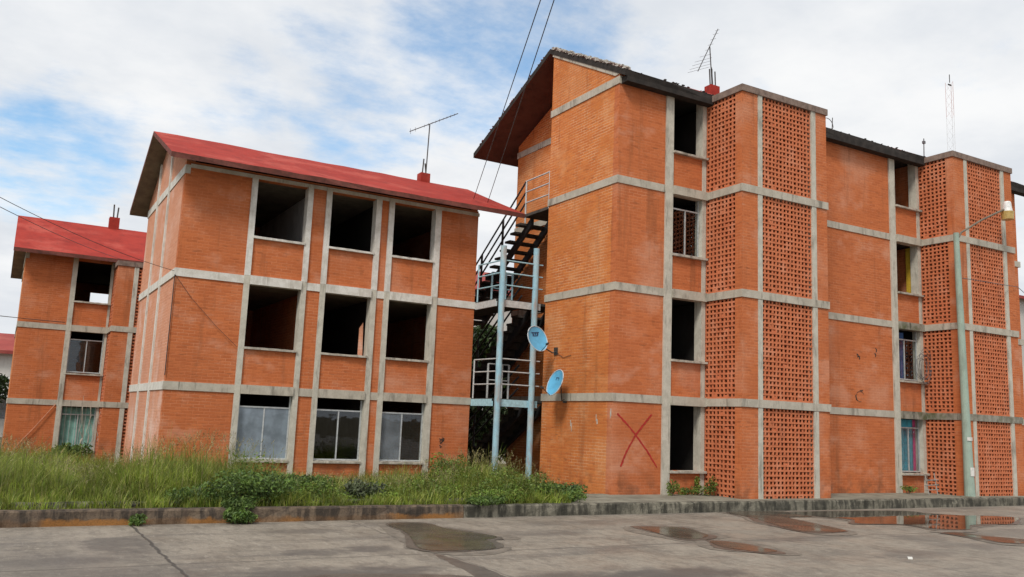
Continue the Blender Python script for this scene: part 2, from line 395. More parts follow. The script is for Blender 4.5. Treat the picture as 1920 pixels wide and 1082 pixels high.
# ------------------------------------------------------------------ camera
f_px, yaw, pitch, roll, hc = 1643.4309, R(29.8817), R(8.691), R(2.3477), 1.5561
r0 = Vector((math.cos(yaw), -math.sin(yaw), 0)); f0 = Vector((math.sin(yaw), math.cos(yaw), 0)); zz = Vector((0,0,1))
fw = f0*math.cos(pitch)+zz*math.sin(pitch); u0 = zz*math.cos(pitch)-f0*math.sin(pitch)
rt = r0*math.cos(roll)+u0*math.sin(roll); up = u0*math.cos(roll)-r0*math.sin(roll)
cam = bpy.data.cameras.new('camera'); co = bpy.data.objects.new('camera', cam); COL.objects.link(co)
mw = Matrix((rt, up, -fw)).transposed().to_4x4(); mw.translation = Vector((0, 0, hc)); co.matrix_world = mw
cam.sensor_width = 36; cam.sensor_fit = 'HORIZONTAL'; cam.lens = f_px/1920*36; cam.clip_end = 3000; cam.clip_start = .1
S.camera = co
def gdir(px, py):   # direction in the world of a point of the sky
    d = fw + rt*(px-960)/f_px + up*(541-py)/f_px
    return d.normalized()

# ------------------------------------------------------------------ sky and sun
SUN_TO = Vector((-.52, -.40, .76)).normalized()
el = math.asin(SUN_TO.z); az = math.atan2(SUN_TO.x, SUN_TO.y)
w = bpy.data.worlds.new('World'); S.world = w; w.use_nodes = True
nt = w.node_tree; bg = nt.nodes['Background']
sky = nd(nt, 'ShaderNodeTexSky', sky_type='NISHITA'); sky.sun_disc = False; sky.sun_elevation = el; sky.sun_rotation = az
sky.air_density = 1.0; sky.dust_density = .6; sky.ozone_density = 1.5
tc = nd(nt, 'ShaderNodeTexCoord').outputs['Generated']
sx = nd(nt, 'ShaderNodeSeparateXYZ'); nt.links.new(tc, sx.inputs[0])
# clouds lie on a flat layer: project the direction on it
zc = mth(nt, 'MAXIMUM', mth(nt, 'ADD', sx.outputs[2], .16), .06)
cx = nd(nt, 'ShaderNodeCombineXYZ'); nt.links.new(mth(nt, 'DIVIDE', sx.outputs[0], zc), cx.inputs[0]); nt.links.new(mth(nt, 'DIVIDE', sx.outputs[1], zc), cx.inputs[1])
n1 = noise(nt, cx.outputs[0], 1.9, 8, .6)
n2 = noise(nt, cx.outputs[0], 5.5, 7, .62, stretch=(1., 1.25, 1))
cover = mth(nt, 'ADD', mth(nt, 'MULTIPLY', n1, .6), mth(nt, 'MULTIPLY', n2, .4))
# gaps in the cloud deck, by direction
bias = None
for (px, py, rad, a) in ((900, 90, 9.0, .30), (690, 215, 6.5, .24), (1060, 40, 6.0, .26), (110, 275, 6.0, .26), (470, 190, 5., .10), (820, 60, 5, .12), (640, 120, 6, .14), (340, 330, 4, .08), (1150, 110, 5, .12)):
    d = gdir(px, py)
    v = nd(nt, 'ShaderNodeVectorMath', operation='DOT_PRODUCT'); nt.links.new(tc, v.inputs[0]); v.inputs[1].default_value = d
    q = ramp(nt, v.outputs['Value'], math.cos(R(rad)), 1., 0, a)
    bias = q if bias is None else mth(nt, 'MAXIMUM', bias, q)
cover = mth(nt, 'SUBTRACT', mth(nt, 'ADD', cover, .16), bias)
mask = ramp(nt, cover, .27, .60, .06, 1.)
shade = ramp(nt, noise(nt, cx.outputs[0], 1.4, 6, .6, stretch=(1, 1, 3)), .3, .7)
ccol = mixc(nt, shade, (7.2, 7.6, 8.15), (9.6, 9.65, 9.7))
full = mixc(nt, ramp(nt, sx.outputs[2], .03, .14), (7.8, 8.1, 8.5), ccol)
skyc = mixc(nt, 1., sky.outputs[0], (1.35, 1.85, 1.95), 'MULTIPLY')
fin = mixc(nt, mask, skyc, full)
nt.links.new(fin, bg.inputs[0]); bg.inputs[1].default_value = .1
sl = bpy.data.lights.new('sun', 'SUN'); sl.energy = 2.6; sl.angle = R(13); sl.color = (1, .95, .87)
so = bpy.data.objects.new('sun', sl); COL.objects.link(so); so.rotation_euler = SUN_TO.to_track_quat('Z', 'Y').to_euler(); so.location = SUN_TO*60
S.view_settings.view_transform = 'Standard'; S.view_settings.look = 'None'; S.view_settings.exposure = 0; S.view_settings.gamma = 1

# ------------------------------------------------------------------ ground, street, kerb
def kY(x): return 14.57+.0105*x
def gz(y):
    ks = ((14.8, 0), (22, -.1), (33, -.42), (45, -.5))
    if y <= ks[0][0]: return 0.
    for (a, za), (b, zb) in zip(ks, ks[1:]):
        if y <= b: return za+(zb-za)*(y-a)/(b-a)
    return -.5
g = MB()
xs = [-900, -60, -20, 40, 80, 900]
prof = [(-900, -.3), (-40, -.3), (None, -.3), ('t', 0.), (22, -.1), (33, -.42), (45, -.5), (900, -.5)]
rows = []
for y, z in prof:
    rows.append([(x, (kY(x)+.06 if y is None else kY(x)+.08) if not isinstance(y, (int, float)) else y, z) for x in [max(-60, min(80, q)) if not isinstance(y, (int, float)) else q for q in xs]])
for i, rw in enumerate(rows):
    if not isinstance(prof[i][0], (int, float)):
        rows[i] = [(x, kY(max(-60, min(80, x)))+(.06 if prof[i][0] is None else .08), prof[i][1]) for x in xs]
vs = [p for rw in rows for p in rw]; n = len(xs)
g.add(vs, [(i*n+j, i*n+j+1, (i+1)*n+j+1, (i+1)*n+j) for i in range(len(rows)-1) for j in range(n-1)])
tag(g.build('ground', 'soil'), kind='structure')
s = MB()
s.add([(-60, -30, -.2), (80, -30, -.2), (80, kY(80)+.03, -.2), (-60, kY(-60)+.03, -.2)], [(0,1,2,3)])
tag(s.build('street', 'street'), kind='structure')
# pavement along the right-hand block
p = MB(); z = .012
p.add([(9.8, kY(9.8)+.16, z), (60, kY(60)+.16, z), (60, 16.9, z), (9.8, 16.9, z)], [(0,1,2,3)])
tag(p.build('pavement', 'pave'), kind='structure')
def kerb_run(x0, x1, y_off, depth, z0, z1, step=.24, jit=.012):
    k = MB(); nx_ = int((x1-x0)/step); prof_n = 6
    rr = random.Random(int(x0*10)+int(y_off*100))
    rings = []
    for i in range(nx_+1):
        x = x0+(x1-x0)*i/nx_; y = kY(x)+y_off
        j = [rr.uniform(-jit, jit) for _ in range(8)]
        chip = .03 if rr.random() < .09 else 0
        rings.append([(x, y+j[0], z0), (x, y+.004+j[1]*.7, (z0+z1)/2), (x, y+.008+j[2]+chip, z1-.025-chip*.6), (x, y+.03+j[3]+chip, z1+j[4]*.4), (x, y+depth, z1+j[5]*.4), (x, y+depth+.005, z0)])
    vs = [q for r_ in rings for q in r_]
    fs = []
    for i in range(nx_):
        for j in range(prof_n-1):
            a = i*prof_n+j; fs.append((a, a+prof_n, a+prof_n+1, a+1))
    fs.append(tuple(range(prof_n-1, -1, -1))); fs.append(tuple(range(nx_*prof_n, nx_*prof_n+prof_n)))
    k.add(vs, fs); return k
tag(kerb_run(7.6, 60, 0, .17, -.28, .022).build('kerb', 'kerb'), kind='structure')
tag(kerb_run(-25, 7.59, 0, .17, -.28, .028).build('kerb', 'kerb_left'), kind='structure')
tag(kerb_run(-25, 8.6, .62, .12, -.1, .08, jit=.02).build('garden_edging', 'kerb'), kind='structure')

# ------------------------------------------------------------------ puddles
def irregular(pts, sub=4, amp=.03, seed=0, grow=0.):
    rr = random.Random(seed); n = len(pts); P2 = [Vector((a, b)) for a, b in pts]
    c = sum(P2, Vector((0, 0)))/n
    out = []
    for i in range(n):
        p0, p1, p2, p3 = P2[i-1], P2[i], P2[(i+1)%n], P2[(i+2)%n]
        for k in range(sub):
            t = k/sub
            q = .5*((2*p1)+(p2-p0)*t+(2*p0-5*p1+4*p2-p3)*t*t+(3*p1-p0-3*p2+p3)*t**3)
            q += Vector((rr.uniform(-amp, amp), rr.uniform(-amp, amp)))
            if grow: q += (q-c).normalized()*grow*(1+.45*math.sin(i*1.3+seed+t)+.35*math.sin((i+t)*2.9+seed*2))
            out.append(q)
    return out
def sheet(pts, z):
    m = MB(); m.add([(q.x, q.y, z) for q in pts], [tuple(range(len(pts)))])
    return m
PUD = {
 'a': [(5.86,13.96),(6.49,13.85),(6.52,13.24),(6.73,12.63),(6.89,12.17),(6.68,11.91),(6.53,11.85),(6.43,11.4),(6.19,11.01),(5.69,10.97),(5.26,11.08),(5.24,11.5),(5.45,12.09),(5.72,13.06)],
 'b': [(10.1,12.67),(10.61,12.63),(10.9,12.37),(10.76,11.84),(10.61,11.48),(10.21,11.19),(9.87,11.19),(9.82,11.52),(9.94,12.14)],
 'c': [(10.1,10.9),(10.39,10.61),(10.41,10.11),(10.36,9.7),(10.05,9.68),(9.87,9.99),(9.82,10.36)],
 'd': [(14.09,14.6),(15.6,14.5),(15.51,13.55),(14.71,13.49),(14.31,12.5),(14.16,11.89),(13.88,11.34),(13.18,11.34),(12.94,11.68),(13.33,12.68),(13.81,13.63)],
 'e': [(15.85,14.35),(19.25,14.18),(19.52,13.56),(20.0,13.06),(20.6,12.9),(21.2,12.4),(20.3,11.9),(19.33,11.5),(18.7,11.6),(17.94,11.5),(17.08,11.0),(16.37,11.3),(16.41,11.95),(15.43,12.3),(16.0,12.91),(15.66,13.56)],
 'f': [(15.86,10.7),(16.33,10.6),(16.26,10.12),(16.63,9.62),(15.98,9.24),(15.61,9.46),(15.8,9.94)]}
for i, (k, pts) in enumerate(PUD.items()):
    tag(sheet(irregular(pts, 5, .02, i+60, .27), -.196+i*.0007).build('damp_patch', 'damp'), kind='structure')
    tag(sheet(irregular(pts, 5, .016, i, .12), -.191+i*.0004).build('wet_patch', 'wet'), kind='structure')
    tag(sheet(irregular(pts, 5, .014, i+20), -.187+i*.0003).build('puddle', 'water' if k == 'e' else 'shallow'), kind='structure')
for i, pts in enumerate([[(5.21,10.85),(5.3,10.18),(5.3,9.36),(5.15,8.5),(4.9,8.5),(5.02,9.67),(5.08,10.08)], [(2.4,9.4),(3.5,9.75),(4.9,9.2),(4.9,8.4),(3.4,8.5)]]):
    tag(sheet(irregular(pts, 5, .02, i+40), -.1985+i*.0007).build('wet_patch', 'wet'), kind='structure')

# ------------------------------------------------------------------ building pieces
def lattice_mesh(w_, h_, axis):
    """openwork of bricks laid with gaps, w_ wide, h_ high, .12 deep, from the origin"""
    m = MB(); rr = random.Random(5); rowp = .118; n_r = max(1, round(h_/rowp)); rowp = h_/n_r
    ncol = max(2, round(w_/.128)); cp = w_/ncol
    T = .038
    def bx(a, b, d0, d1, z0, z1):
        if axis == 'y': m.box(a, b, d0, d1, z0, z1)
        else: m.box(d0, d1, a, b, z0, z1)
    for r_ in range(n_r):
        z0 = r_*rowp; zs_ = z0+rowp*.385
        for c in range(math.ceil(ncol/2)):   # the whole course, brick by brick
            a = c*2*cp; b = min(w_, a+2*cp)
            j = rr.uniform(0, .008)
            bx(a, b, j, T-.002, z0, zs_+rr.uniform(0, .004))
        for c in range(ncol+1):
            a = c*cp-cp*.205; b = c*cp+cp*.205; s_ = rr.uniform(-.012, .012)
            a, b = max(0, a+s_), min(w_, b+s_); j = rr.uniform(.0, .016)
            if b-a > .004: bx(a, b, j, T-.004, zs_, z0+rowp)
            if c < ncol and rr.random() < .025: bx(b, c*cp+cp*.8, j+.012, T-.006, zs_, z0+rowp*rr.uniform(.7, 1.))
    return m

def window_unit(parent, x0, x1, y, zb, zt, transom=None, mull=None, panes=('glass', 'glass'), sub=None, frame='alu', inset=.1, bars=False):
    """a metal window: frame with transom and mullion, and its panes; the light above the transom is open unless sub"""
    fr = MB(); t = .035; ya, yb = y+inset, y+inset+.04
    fr.box(x0, x0+t, ya, yb, zb, zt); fr.box(x1-t, x1, ya, yb, zb, zt)
    fr.box(x0+t, x1-t, ya, yb, zb, zb+t)
    top = zt
    if transom: fr.box(x0+t, x1-t, ya-.003, yb-.003, transom, transom+t); top = transom
    else: fr.box(x0+t, x1-t, ya, yb, zt-t, zt)
    mx = mull if mull else (x0+x1)/2
    fr.box(mx-.016, mx+.016, ya+.003, yb-.003, zb+t, top)
    if bars:
        k = 7
        for i in range(1, k): 
            xx = x0+(x1-x0)*i/k; fr.tube([(xx, ya+.01, zb+t), (xx, ya+.01, zt)], .008, 5)
    o = fr.build('window', frame, parent)
    for (a, b, mt) in ((x0+t, mx-.016, panes[0]), (mx+.016, x1-t, panes[1])):
        if mt: MB().box(a, b, ya+.015, ya+.02, zb+t, top).build('pane', mt, o)
    return o
def sill(parent, x0, x1, y, z, out=.07, th=.06, mat='sill'):
    m = MB(); rr = random.Random(int(x0*100)+int(z*100)); n = 9
    # broken, uneven front edge
    vs = []
    for i in range(n+1):
        x = x0+(x1-x0)*i/n; j = rr.uniform(-.012, .02); k = rr.uniform(-.006, .006)
        vs += [(x, y-out+j, z-th+.004), (x, y-out+j*.6, z+k-.004), (x, y+.1, z+k+.004), (x, y+.1, z-th)]
    fs = [(i*4+j, i*4+(j+1)%4, i*4+4+(j+1)%4, i*4+4+j) for i in range(n) for j in range(4)] + [(0,3,2,1), (n*4, n*4+1, n*4+2, n*4+3)]
    m.add(vs, [f[::-1] for f in fs[:-2]]+fs[-2:])
    return m.build('window_sill', mat, parent)
def curtain(parent, x0, x1, y, z0, z1, mat, seed=1):
    m = MB(); rr = random.Random(seed); n = max(8, int((x1-x0)/.035)); 
    vs = []; 
    ph = rr.uniform(0, 6)
    for i in range(n+1):
        x = x0+(x1-x0)*i/n
        d = .022*math.sin(ph+i*1.15)+rr.uniform(-.006, .006)
        vs += [(x, y+d, z0+rr.uniform(0, .015)), (x, y+d*.8, z1)]
    m.add(vs, [(2*i, 2*i+2, 2*i+3, 2*i+1) for i in range(n)])
    return m.build('curtain', mat, parent, smooth=True)

BW = .19   # depth of a concrete floor band
def block(x0, y0, levels, ztop, zbase, label, name, towers, length, depth_back, ridge_y, roof, roofs_mat, sd, cat, rear_step=True, zcap=None, glazing=None, back_open=None):
    """a brick block with lattice towers; y0 is its front, x0 its left-hand end"""
    root = thing(name, (x0+length/2, y0+depth_back/2, zbase), label, cat, 'orange brick apartment blocks')
    x1 = x0+length; yb = y0+depth_back
    Ls = [l for l in levels]
    nst = len(Ls)+1
    floors = [zbase+.35]+Ls          # floor z of each storey
    tops = Ls+[ztop]
    # window sill and head heights
    bays = [t[0] for t in towers]    # x of the left edge of the column by each window
    holes = []; wins = []
    for bi, t in enumerate(towers):
        cxa, cw, wx1 = t[0], t[1], t[2]
        for si in range(nst):
            zs_ = t[6][si]; zh = (Ls[si]-BW) if si < len(Ls) else ztop-.07
            holes.append((cxa+cw*.5, wx1+.06, zs_, zh)); wins.append((bi, si, cxa+cw, wx1, zs_, zh))
    wall = MB()
    zr_f = roof['zf']+(roof['zr']-roof['zf'])*(y0-roof['yf'])/(roof['yr']-roof['yf'])-roof['th']
    wall.grid_wall('y', y0, .2, x0, x1, zbase-.4, min(ztop+.05, zr_f), holes)
    # side: front half flush, rear half stepped back by sd
    zr_r = roof['zr']-roof['th']-.02
    sm = MB()
    sm.prism([(x0+.001, y0+.2, zbase-.4), (x0+.001, ridge_y, zbase-.4), (x0+.001, ridge_y, zr_r), (x0+.001, y0+.2, zr_f+.09)], (.2, 0, 0))
    sm.prism([(x0+.001, y0+.002, zbase-.4), (x0+.001, y0+.2, zbase-.4), (x0+.001, y0+.2, zr_f+.09), (x0+.001, y0+.002, zr_f)], (.15, 0, 0))
    sm.box(x0+.2, x0+sd+.2, ridge_y-.2, ridge_y, zbase-.4, zr_r-.05)
    sl_b = (roof['zr']-roof['zb'])/(roof['yb']-roof['yr'])
    zrb = roof['zr']-sl_b*(yb-roof['yr'])-roof['th']-.02
    sm.prism([(x0+sd, ridge_y-.1, zbase-.4), (x0+sd, yb, zbase-.4), (x0+sd, yb, zrb), (x0+sd, ridge_y-.1, zr_r-.03)], (.2, 0, 0))
    wobj = wall.build('brick_wall', 'brick', root)
    sm.build('side_wall', 'brick_side', root)
    # rear and far end
    bh = back_open or []
    bk = MB(); bk.grid_wall('y', yb-.2, .2, x0+sd+.2, x1, zbase-.4, zrb, bh); 
    bk.prism([(x1-.2, y0+.2, zbase-.4), (x1-.2, yb-.2, zbase-.4), (x1-.2, yb-.2, zrb), (x1-.2, ridge_y, zr_r), (x1-.2, y0+.2, zr_f)], (.2, 0, 0))
    bk.build('rear_wall', 'brick', root)
    # floors inside, and rooms: partition right of each window
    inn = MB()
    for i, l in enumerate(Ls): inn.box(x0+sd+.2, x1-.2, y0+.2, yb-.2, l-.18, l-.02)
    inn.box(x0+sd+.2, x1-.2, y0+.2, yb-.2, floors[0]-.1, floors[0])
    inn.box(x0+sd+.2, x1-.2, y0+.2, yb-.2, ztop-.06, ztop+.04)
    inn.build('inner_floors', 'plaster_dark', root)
    # concrete bands round front and side
    p_ = .025
    segs = []
    xa = x0
    for t in towers:
        segs.append((xa, t[0]+.01)); segs.append((t[2]+.0, t[3]+.01)); xa = t[4]-.01
    segs.append((xa, x1+.12))
    for l in Ls+[ztop]:
        last = l == ztop; lo = l-BW
        if not last:
            for i, (a, c) in enumerate(segs):
                if c-a > .03: MB().box(a-(p_ if i == 0 else 0), c, y0-p_, y0+.1, l-BW, l).build('floor_band', 'conc', root)
        MB().box(x0-p_, x0+.1, y0+(.1 if not last else -p_), ridge_y+p_, lo, l).build('side_band', 'conc', root)
        MB().box(x0+sd-p_, x0+sd+.1, ridge_y+.03, yb+p_, lo-(.06 if last else 0), l-(.06 if last else 0)).build('side_band', 'conc', root)
    if not roof.get('plain_side'):
        # concrete rake beam under the roof on the flush half of the gable
        rb = MB(); sl_f = (roof['zr']-roof['zf'])/(roof['yr']-roof['yf'])
        rb.prism([(x0-p_, y0-p_, zr_f-.005), (x0-p_, ridge_y+p_, zr_r+.005), (x0-p_, ridge_y+p_, zr_r-.11), (x0-p_, y0+.16, zr_f-.02)], (.1, 0, 0))
        rb.build('rake_beam', 'conc', root)
    # columns and lintels at the windows
    for bi, t in enumerate(towers):
        cxa, cw, wx1, tx0, tx1, ty, sills = t
        MB().box(cxa, cxa+cw, y0-.045, y0+.24, zbase-.3, ztop+.06).build('column', 'conc_col', root)
        MB().box(wx1, tx0-.003, y0-.02, y0+.24, zbase-.3, ztop-.03).build('column', 'conc_col', root)
        for l in Ls:
            MB().box(cxa+cw+.002, tx0-.002, y0-.1, y0+.15, l-BW-.015, l+.012).build('lintel', 'conc_moss' if (bi == 1 and l < 6) else 'conc', root)
        for si in range(nst):
            sill(root, cxa+cw-.02, tx0+.0, y0, sills[si], .11)
    # towers
    for bi, t in enumerate(towers):
        cxa, cw, wx1, tx0, tx1, ty, sills = t
        tz = zcap; W = tx1-tx0
        tw = MB()
        ca, cb = tx0+.53, tx0+.68        # front column left
        cc, cd = tx1-.58, tx1-.42        # front column right
        tw.box(tx0, ca+.01, ty, ty+.23, zbase-.3, tz-.17)
        tw.box(cd-.01, tx1, ty, ty+.23, zbase-.3, tz-.17)
        tw.box(tx1-.13, tx1, ty+.23, y0-.001, zbase-.3, tz-.17)
        to = tw.build('stair_tower', 'brick', root)
        MB().box(tx0-.035, tx1+.035, ty-.04, y0-.002, tz-.17, tz).build('tower_cap', 'cap', to)
        for a, b_ in ((ca, cb), (cc, cd)):
            MB().box(a, b_, ty-.018, ty+.2, zbase-.3, tz-.171).build('tower_column', 'conc_col', to)
        zs_ = [zbase-.05]+Ls
        for l in Ls:
            b = MB(); b.box(tx0-.025, tx1+.025, ty-.03, ty+.2, l-BW, l); b.box(tx0-.025, tx0+.16, ty+.2, y0-.003, l-BW, l)
            b.build('tower_band', 'conc_moss' if (bi == 1 and l < 2.6) else 'conc', to)
        for i, zb in enumerate(zs_):
            zt = (Ls[i]-BW) if i < len(Ls) else tz-.171
            m = lattice_mesh(cc-cb, zt-zb, 'y'); m.v = [(x+cb, y+ty+.02, z+zb) for x, y, z in m.v]; m.build('lattice_screen', 'lattice', to)
            m = lattice_mesh(y0-.003-(ty+.23), zt-zb, 'x'); m.v = [(x+tx0+.015, y+ty+.23, z+zb) for x, y, z in m.v]; m.build('lattice_screen', 'lattice', to)
        # landings inside the tower
        for l in Ls: MB().box(tx0+.17, tx1-.14, ty+.24, y0-.004, l-.15, l-.03).build('tower_floor', 'plaster_dark', to)
    # roof: two slopes, one mesh; faces: top, soffit, edge
    r = MB()
    ra, rbx = roof['x0'], roof['x1']; th = roof['th']
    yf, zf, yr, zr, yk, zb2 = roof['yf'], roof['zf'], roof['yr'], roof['zr'], roof['yb'], roof['zb']
    nseg = 14
    rr = random.Random(3)
    def J(a): return rr.uniform(-a, a)
    prev = None
    for i in range(nseg+1):
        x = ra+(rbx-ra)*i/nseg; j = .02*roof.get('rag', 1)
        ring = [(x, yf+J(j), zf+J(j*.6)), (x, yr, zr+J(j*.5)), (x, yk+J(j), zb2+J(j*.6)), (x, yk, zb2-th), (x, yr, zr-th), (x, yf+.01, zf-th)]
        k = len(r.v); r.v += ring
        if prev is not None:
            for q, mi in ((0, 0), (1, 0), (2, 2), (3, 1), (4, 1), (5, 2)):
                q2 = (q+1)%6
                r.f.append((prev+q, prev+q2, k+q2, k+q)[::-1]); r.m.append(mi)
        else: r.f += [(k, k+1, k+4, k+5)[::1], (k+1, k+2, k+3, k+4)]; r.m += [2, 2]
        prev = k
    r.f += [(prev, prev+5, prev+4, prev+1), (prev+1, prev+4, prev+3, prev+2)]; r.m += [2, 2]
    ro = r.build('roof', roofs_mat, root)
    root['roof'] = ro.name
    del root['roof']
    return root, wins, ro

def debris(n, f, parent, mat, smin, smax, seed):
    m = MB(); rr = random.Random(seed)
    for i in range(n):
        c = f(rr); s_ = rr.uniform(smin, smax)
        vs = []
        for dx in (-1, 1):
            for dy in (-1, 1):
                for dz in (-1, 1): vs.append((c[0]+dx*s_*rr.uniform(.5, 1.2), c[1]+dy*s_*rr.uniform(.5, 1.2), c[2]+dz*s_*.5*rr.uniform(.5, 1.2)))
        m.add(vs, [(0,1,3,2), (4,6,7,5), (0,4,5,1), (2,3,7,6), (0,2,6,4), (1,5,7,3)])
    return tag(m.build('roof_rubble', mat, parent), kind='stuff')

# ------------------------------------------------------------------ right-hand block (four storeys)
L2 = [2.34, 4.97, 7.6]
RF2 = dict(x0=12.34, x1=29.95, yf=16.36, zf=10.2, yr=19.87, zr=12.0, yb=24.31, zb=10.06, th=.15, rag=1.6)
s2 = [.57, 3.25, 5.88, 8.53]
B2, wins2, roof2 = block(12.38, 16.63, L2, 10.12, 0., 'four storey brick block with lattice towers and a red X sprayed on its wall', 'apartment_building',
    [(13.85, .24, 15.08, 15.21, 18.25, 15.34, s2), (22.5, .25, 23.79, 23.93, 26.93, 15.47, s2)], 16.75, 6.8, 19.72, RF2, ['roof_red', 'soffit_red', 'roof_edge'], 1.12, 'building', zcap=10.16)
def rub(rr):
    t = rr.random(); y = 16.4+t*3.5; return (12.36+rr.uniform(-.03, .2), y, 10.23+(y-16.36)*.513+rr.uniform(-.03, .04))
debris(230, rub, roof2, 'rubble', .022, .05, 4)
def rub2(rr):
    x = 12.4+rr.random()*17; return (x, 16.4+rr.uniform(0, .12), 10.23+rr.uniform(-.02, .02))
debris(170, rub2, roof2, 'roof_edge', .015, .035, 5)
def rub3(rr):
    t = rr.random(); y = 19.8+t*4.4; return (12.36+rr.uniform(-.02, .1), y, 12.0-(y-19.87)*.437+rr.uniform(-.01, .02))
debris(70, rub3, roof2, 'roof_edge_red', .02, .045, 6)
MB().box(18.25, 18.62, 19.75, 20.05, 11.8, 12.32).build('roof_block', 'roof_red', roof2)
MB().box(12.42, 29.85, 16.37, 16.615, 9.93, 10.075).build('eave_beam', 'roof_edge', roof2)
# rooms
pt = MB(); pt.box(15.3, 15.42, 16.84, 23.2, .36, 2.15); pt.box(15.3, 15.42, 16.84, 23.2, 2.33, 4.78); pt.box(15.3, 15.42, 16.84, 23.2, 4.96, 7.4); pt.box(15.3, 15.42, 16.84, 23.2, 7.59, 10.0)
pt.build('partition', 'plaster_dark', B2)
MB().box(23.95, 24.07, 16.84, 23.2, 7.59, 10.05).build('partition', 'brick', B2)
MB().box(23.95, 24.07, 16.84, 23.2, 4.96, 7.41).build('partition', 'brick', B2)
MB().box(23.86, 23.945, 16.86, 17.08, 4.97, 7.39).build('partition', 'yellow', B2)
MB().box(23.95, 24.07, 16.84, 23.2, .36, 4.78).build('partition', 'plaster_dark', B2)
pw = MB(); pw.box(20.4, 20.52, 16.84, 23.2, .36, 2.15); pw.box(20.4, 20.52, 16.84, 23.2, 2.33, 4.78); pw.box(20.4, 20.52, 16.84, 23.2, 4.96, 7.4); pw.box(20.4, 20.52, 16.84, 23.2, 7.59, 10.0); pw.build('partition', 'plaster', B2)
# back-room walls close the view a few metres in
# glazed windows of this block
window_unit(B2, 14.1, 15.075, 16.63, 5.9, 7.39, 7.06, 14.62)
wv = window_unit(B2, 22.76, 23.785, 16.63, .6, 2.14, 1.86, 23.28)
curtain(wv, 22.8, 23.66, 16.85, .62, 2.12, 'blue_cloth', 2); curtain(wv, 23.67, 23.82, 16.86, .62, 2.12, 'pink_cloth', 3)
wv = window_unit(B2, 22.76, 23.785, 16.63, 3.28, 4.77, 4.46, 23.2)
curtain(wv, 22.8, 23.3, 16.85, 3.3, 4.7, 'navy_cloth', 4)
# sprayed red cross: two wobbly strokes of paint on the brick
def stroke(pts, w_, y, seed, m=None):
    m = m or MB(); rr = random.Random(seed); P3 = []
    for (a, b) in zip(pts, pts[1:]):
        for k in range(6):
            t = k/6; P3.append((a[0]+(b[0]-a[0])*t+rr.uniform(-.006, .006), a[1]+(b[1]-a[1])*t+rr.uniform(-.006, .006)))
    P3.append(pts[-1]); vs = []
    for i, q in enumerate(P3):
        a = Vector(P3[max(0, i-1)]); b = Vector(P3[min(len(P3)-1, i+1)]); t = (b-a).normalized(); n_ = Vector((-t.y, t.x))
        ww = w_*rr.uniform(.7, 1.25)
        vs += [(q[0]+n_.x*ww, y, q[1]+n_.y*ww), (q[0]-n_.x*ww, y, q[1]-n_.y*ww)]
    m.add(vs, [(2*i, 2*i+1, 2*i+3, 2*i+2) for i in range(len(P3)-1)])
    return m
m = stroke([(12.53,1.86),(12.79,1.65),(13.07,1.4),(13.41,1.04),(13.73,.64)], .022, 16.626, 1)
stroke([(13.54,1.88),(13.3,1.63),(13.07,1.38),(12.81,.99),(12.65,.65)], .022, 16.623, 2, m)
m.build('sprayed_cross', 'red_paint', B2)
m = MB()
for i, (x, z) in enumerate(((20.93, 3.88), (21.0, 3.83), (21.74, 4.1), (21.7, 3.95))):
    stroke([(x, z), (x+.06, z-.03), (x+.04, z-.1)], .02, 16.626, 30+i, m)
ring = [(21.05+.17*math.cos(a), 2.68+.15*math.sin(a)) for a in [i*.5 for i in range(1, 11)]]
stroke(ring, .008, 16.626, 40, m); stroke([(20.85, 2.72), (20.87, 2.62), (20.93, 2.56)], .018, 16.625, 41, m); stroke([(21.02, 2.84), (21.16, 2.86)], .018, 16.624, 42, m)
m.build('wall_scribble', 'black_paint', B2)
# pale drips on the side wall
m = MB(); rr = random.Random(9)
for (y, z) in ((18.34, 1.6), (18.3, 1.5), (17.26, 1.75), (17.22, 1.66), (16.68, 1.88), (16.7, 1.82)):
    a = rr.uniform(.03, .06); h = rr.uniform(.06, .12)
    m.add([(12.376, y-a*.3, z+h), (12.376, y+a*.4, z+h*.9), (12.376, y+a*.2, z-h), (12.376, y-a*.5, z-h*.7)], [(0,1,2,3)])
m.build('pale_drips', 'chalk', B2)

# ------------------------------------------------------------------ far-left block (three storeys, same family)
L3 = [1.70, 4.32]
RF3 = dict(x0=-.1, x1=9.5, yf=33.9, zf=6.78, yr=37.8, zr=8.6, yb=41.7, zb=6.78, th=.13, rag=.6)
s3 = [-.02, 2.65, 5.2]
B3, wins3, roof3 = block(.31, 34.5, L3, 6.72, -.45, 'far red roofed brick block with a teal curtained ground floor window', 'apartment_building',
    [(1.79, .16, 3.06, 3.14, 6.1, 33.2, s3)], 9., 6.6, 37.8, RF3, ['roof_red', 'soffit', 'roof_edge_red'], .02, 'building', zcap=6.62,
    back_open=[(2.9, 3.9, 5.3, 6.3)])
MB().box(3.05, 3.42, 37.6, 37.95, 8.45, 9.0).build('roof_block', 'roof_red', roof3)
window_unit(B3, 1.95, 3.055, 34.5, 2.68, 4.12, 3.82, 2.52)
wv = window_unit(B3, 1.95, 3.055, 34.5, .01, 1.5, 1.2, 2.5, panes=(None, None), bars=True)
curtain(wv, 1.97, 3.05, 34.7, 0., 1.46, 'teal_cloth', 8)
pb = MB(); pb.box(3.95, 4.07, 34.71, 40.8, -.1, 1.5); pb.box(3.95, 4.07, 34.71, 40.8, 1.69, 4.12); pb.box(.6, .72, 34.71, 40.8, 1.69, 4.1)
pb.build('partition', 'plaster_dark', B3)
st = MB(); st.tube([(1.75, 34.44, 1.55), (1.2, 34.43, .75), (.75, 34.43, .15), (.45, 34.43, -.3)], .016, 6); st.build('drain_pipe', 'brick_pale', B3)

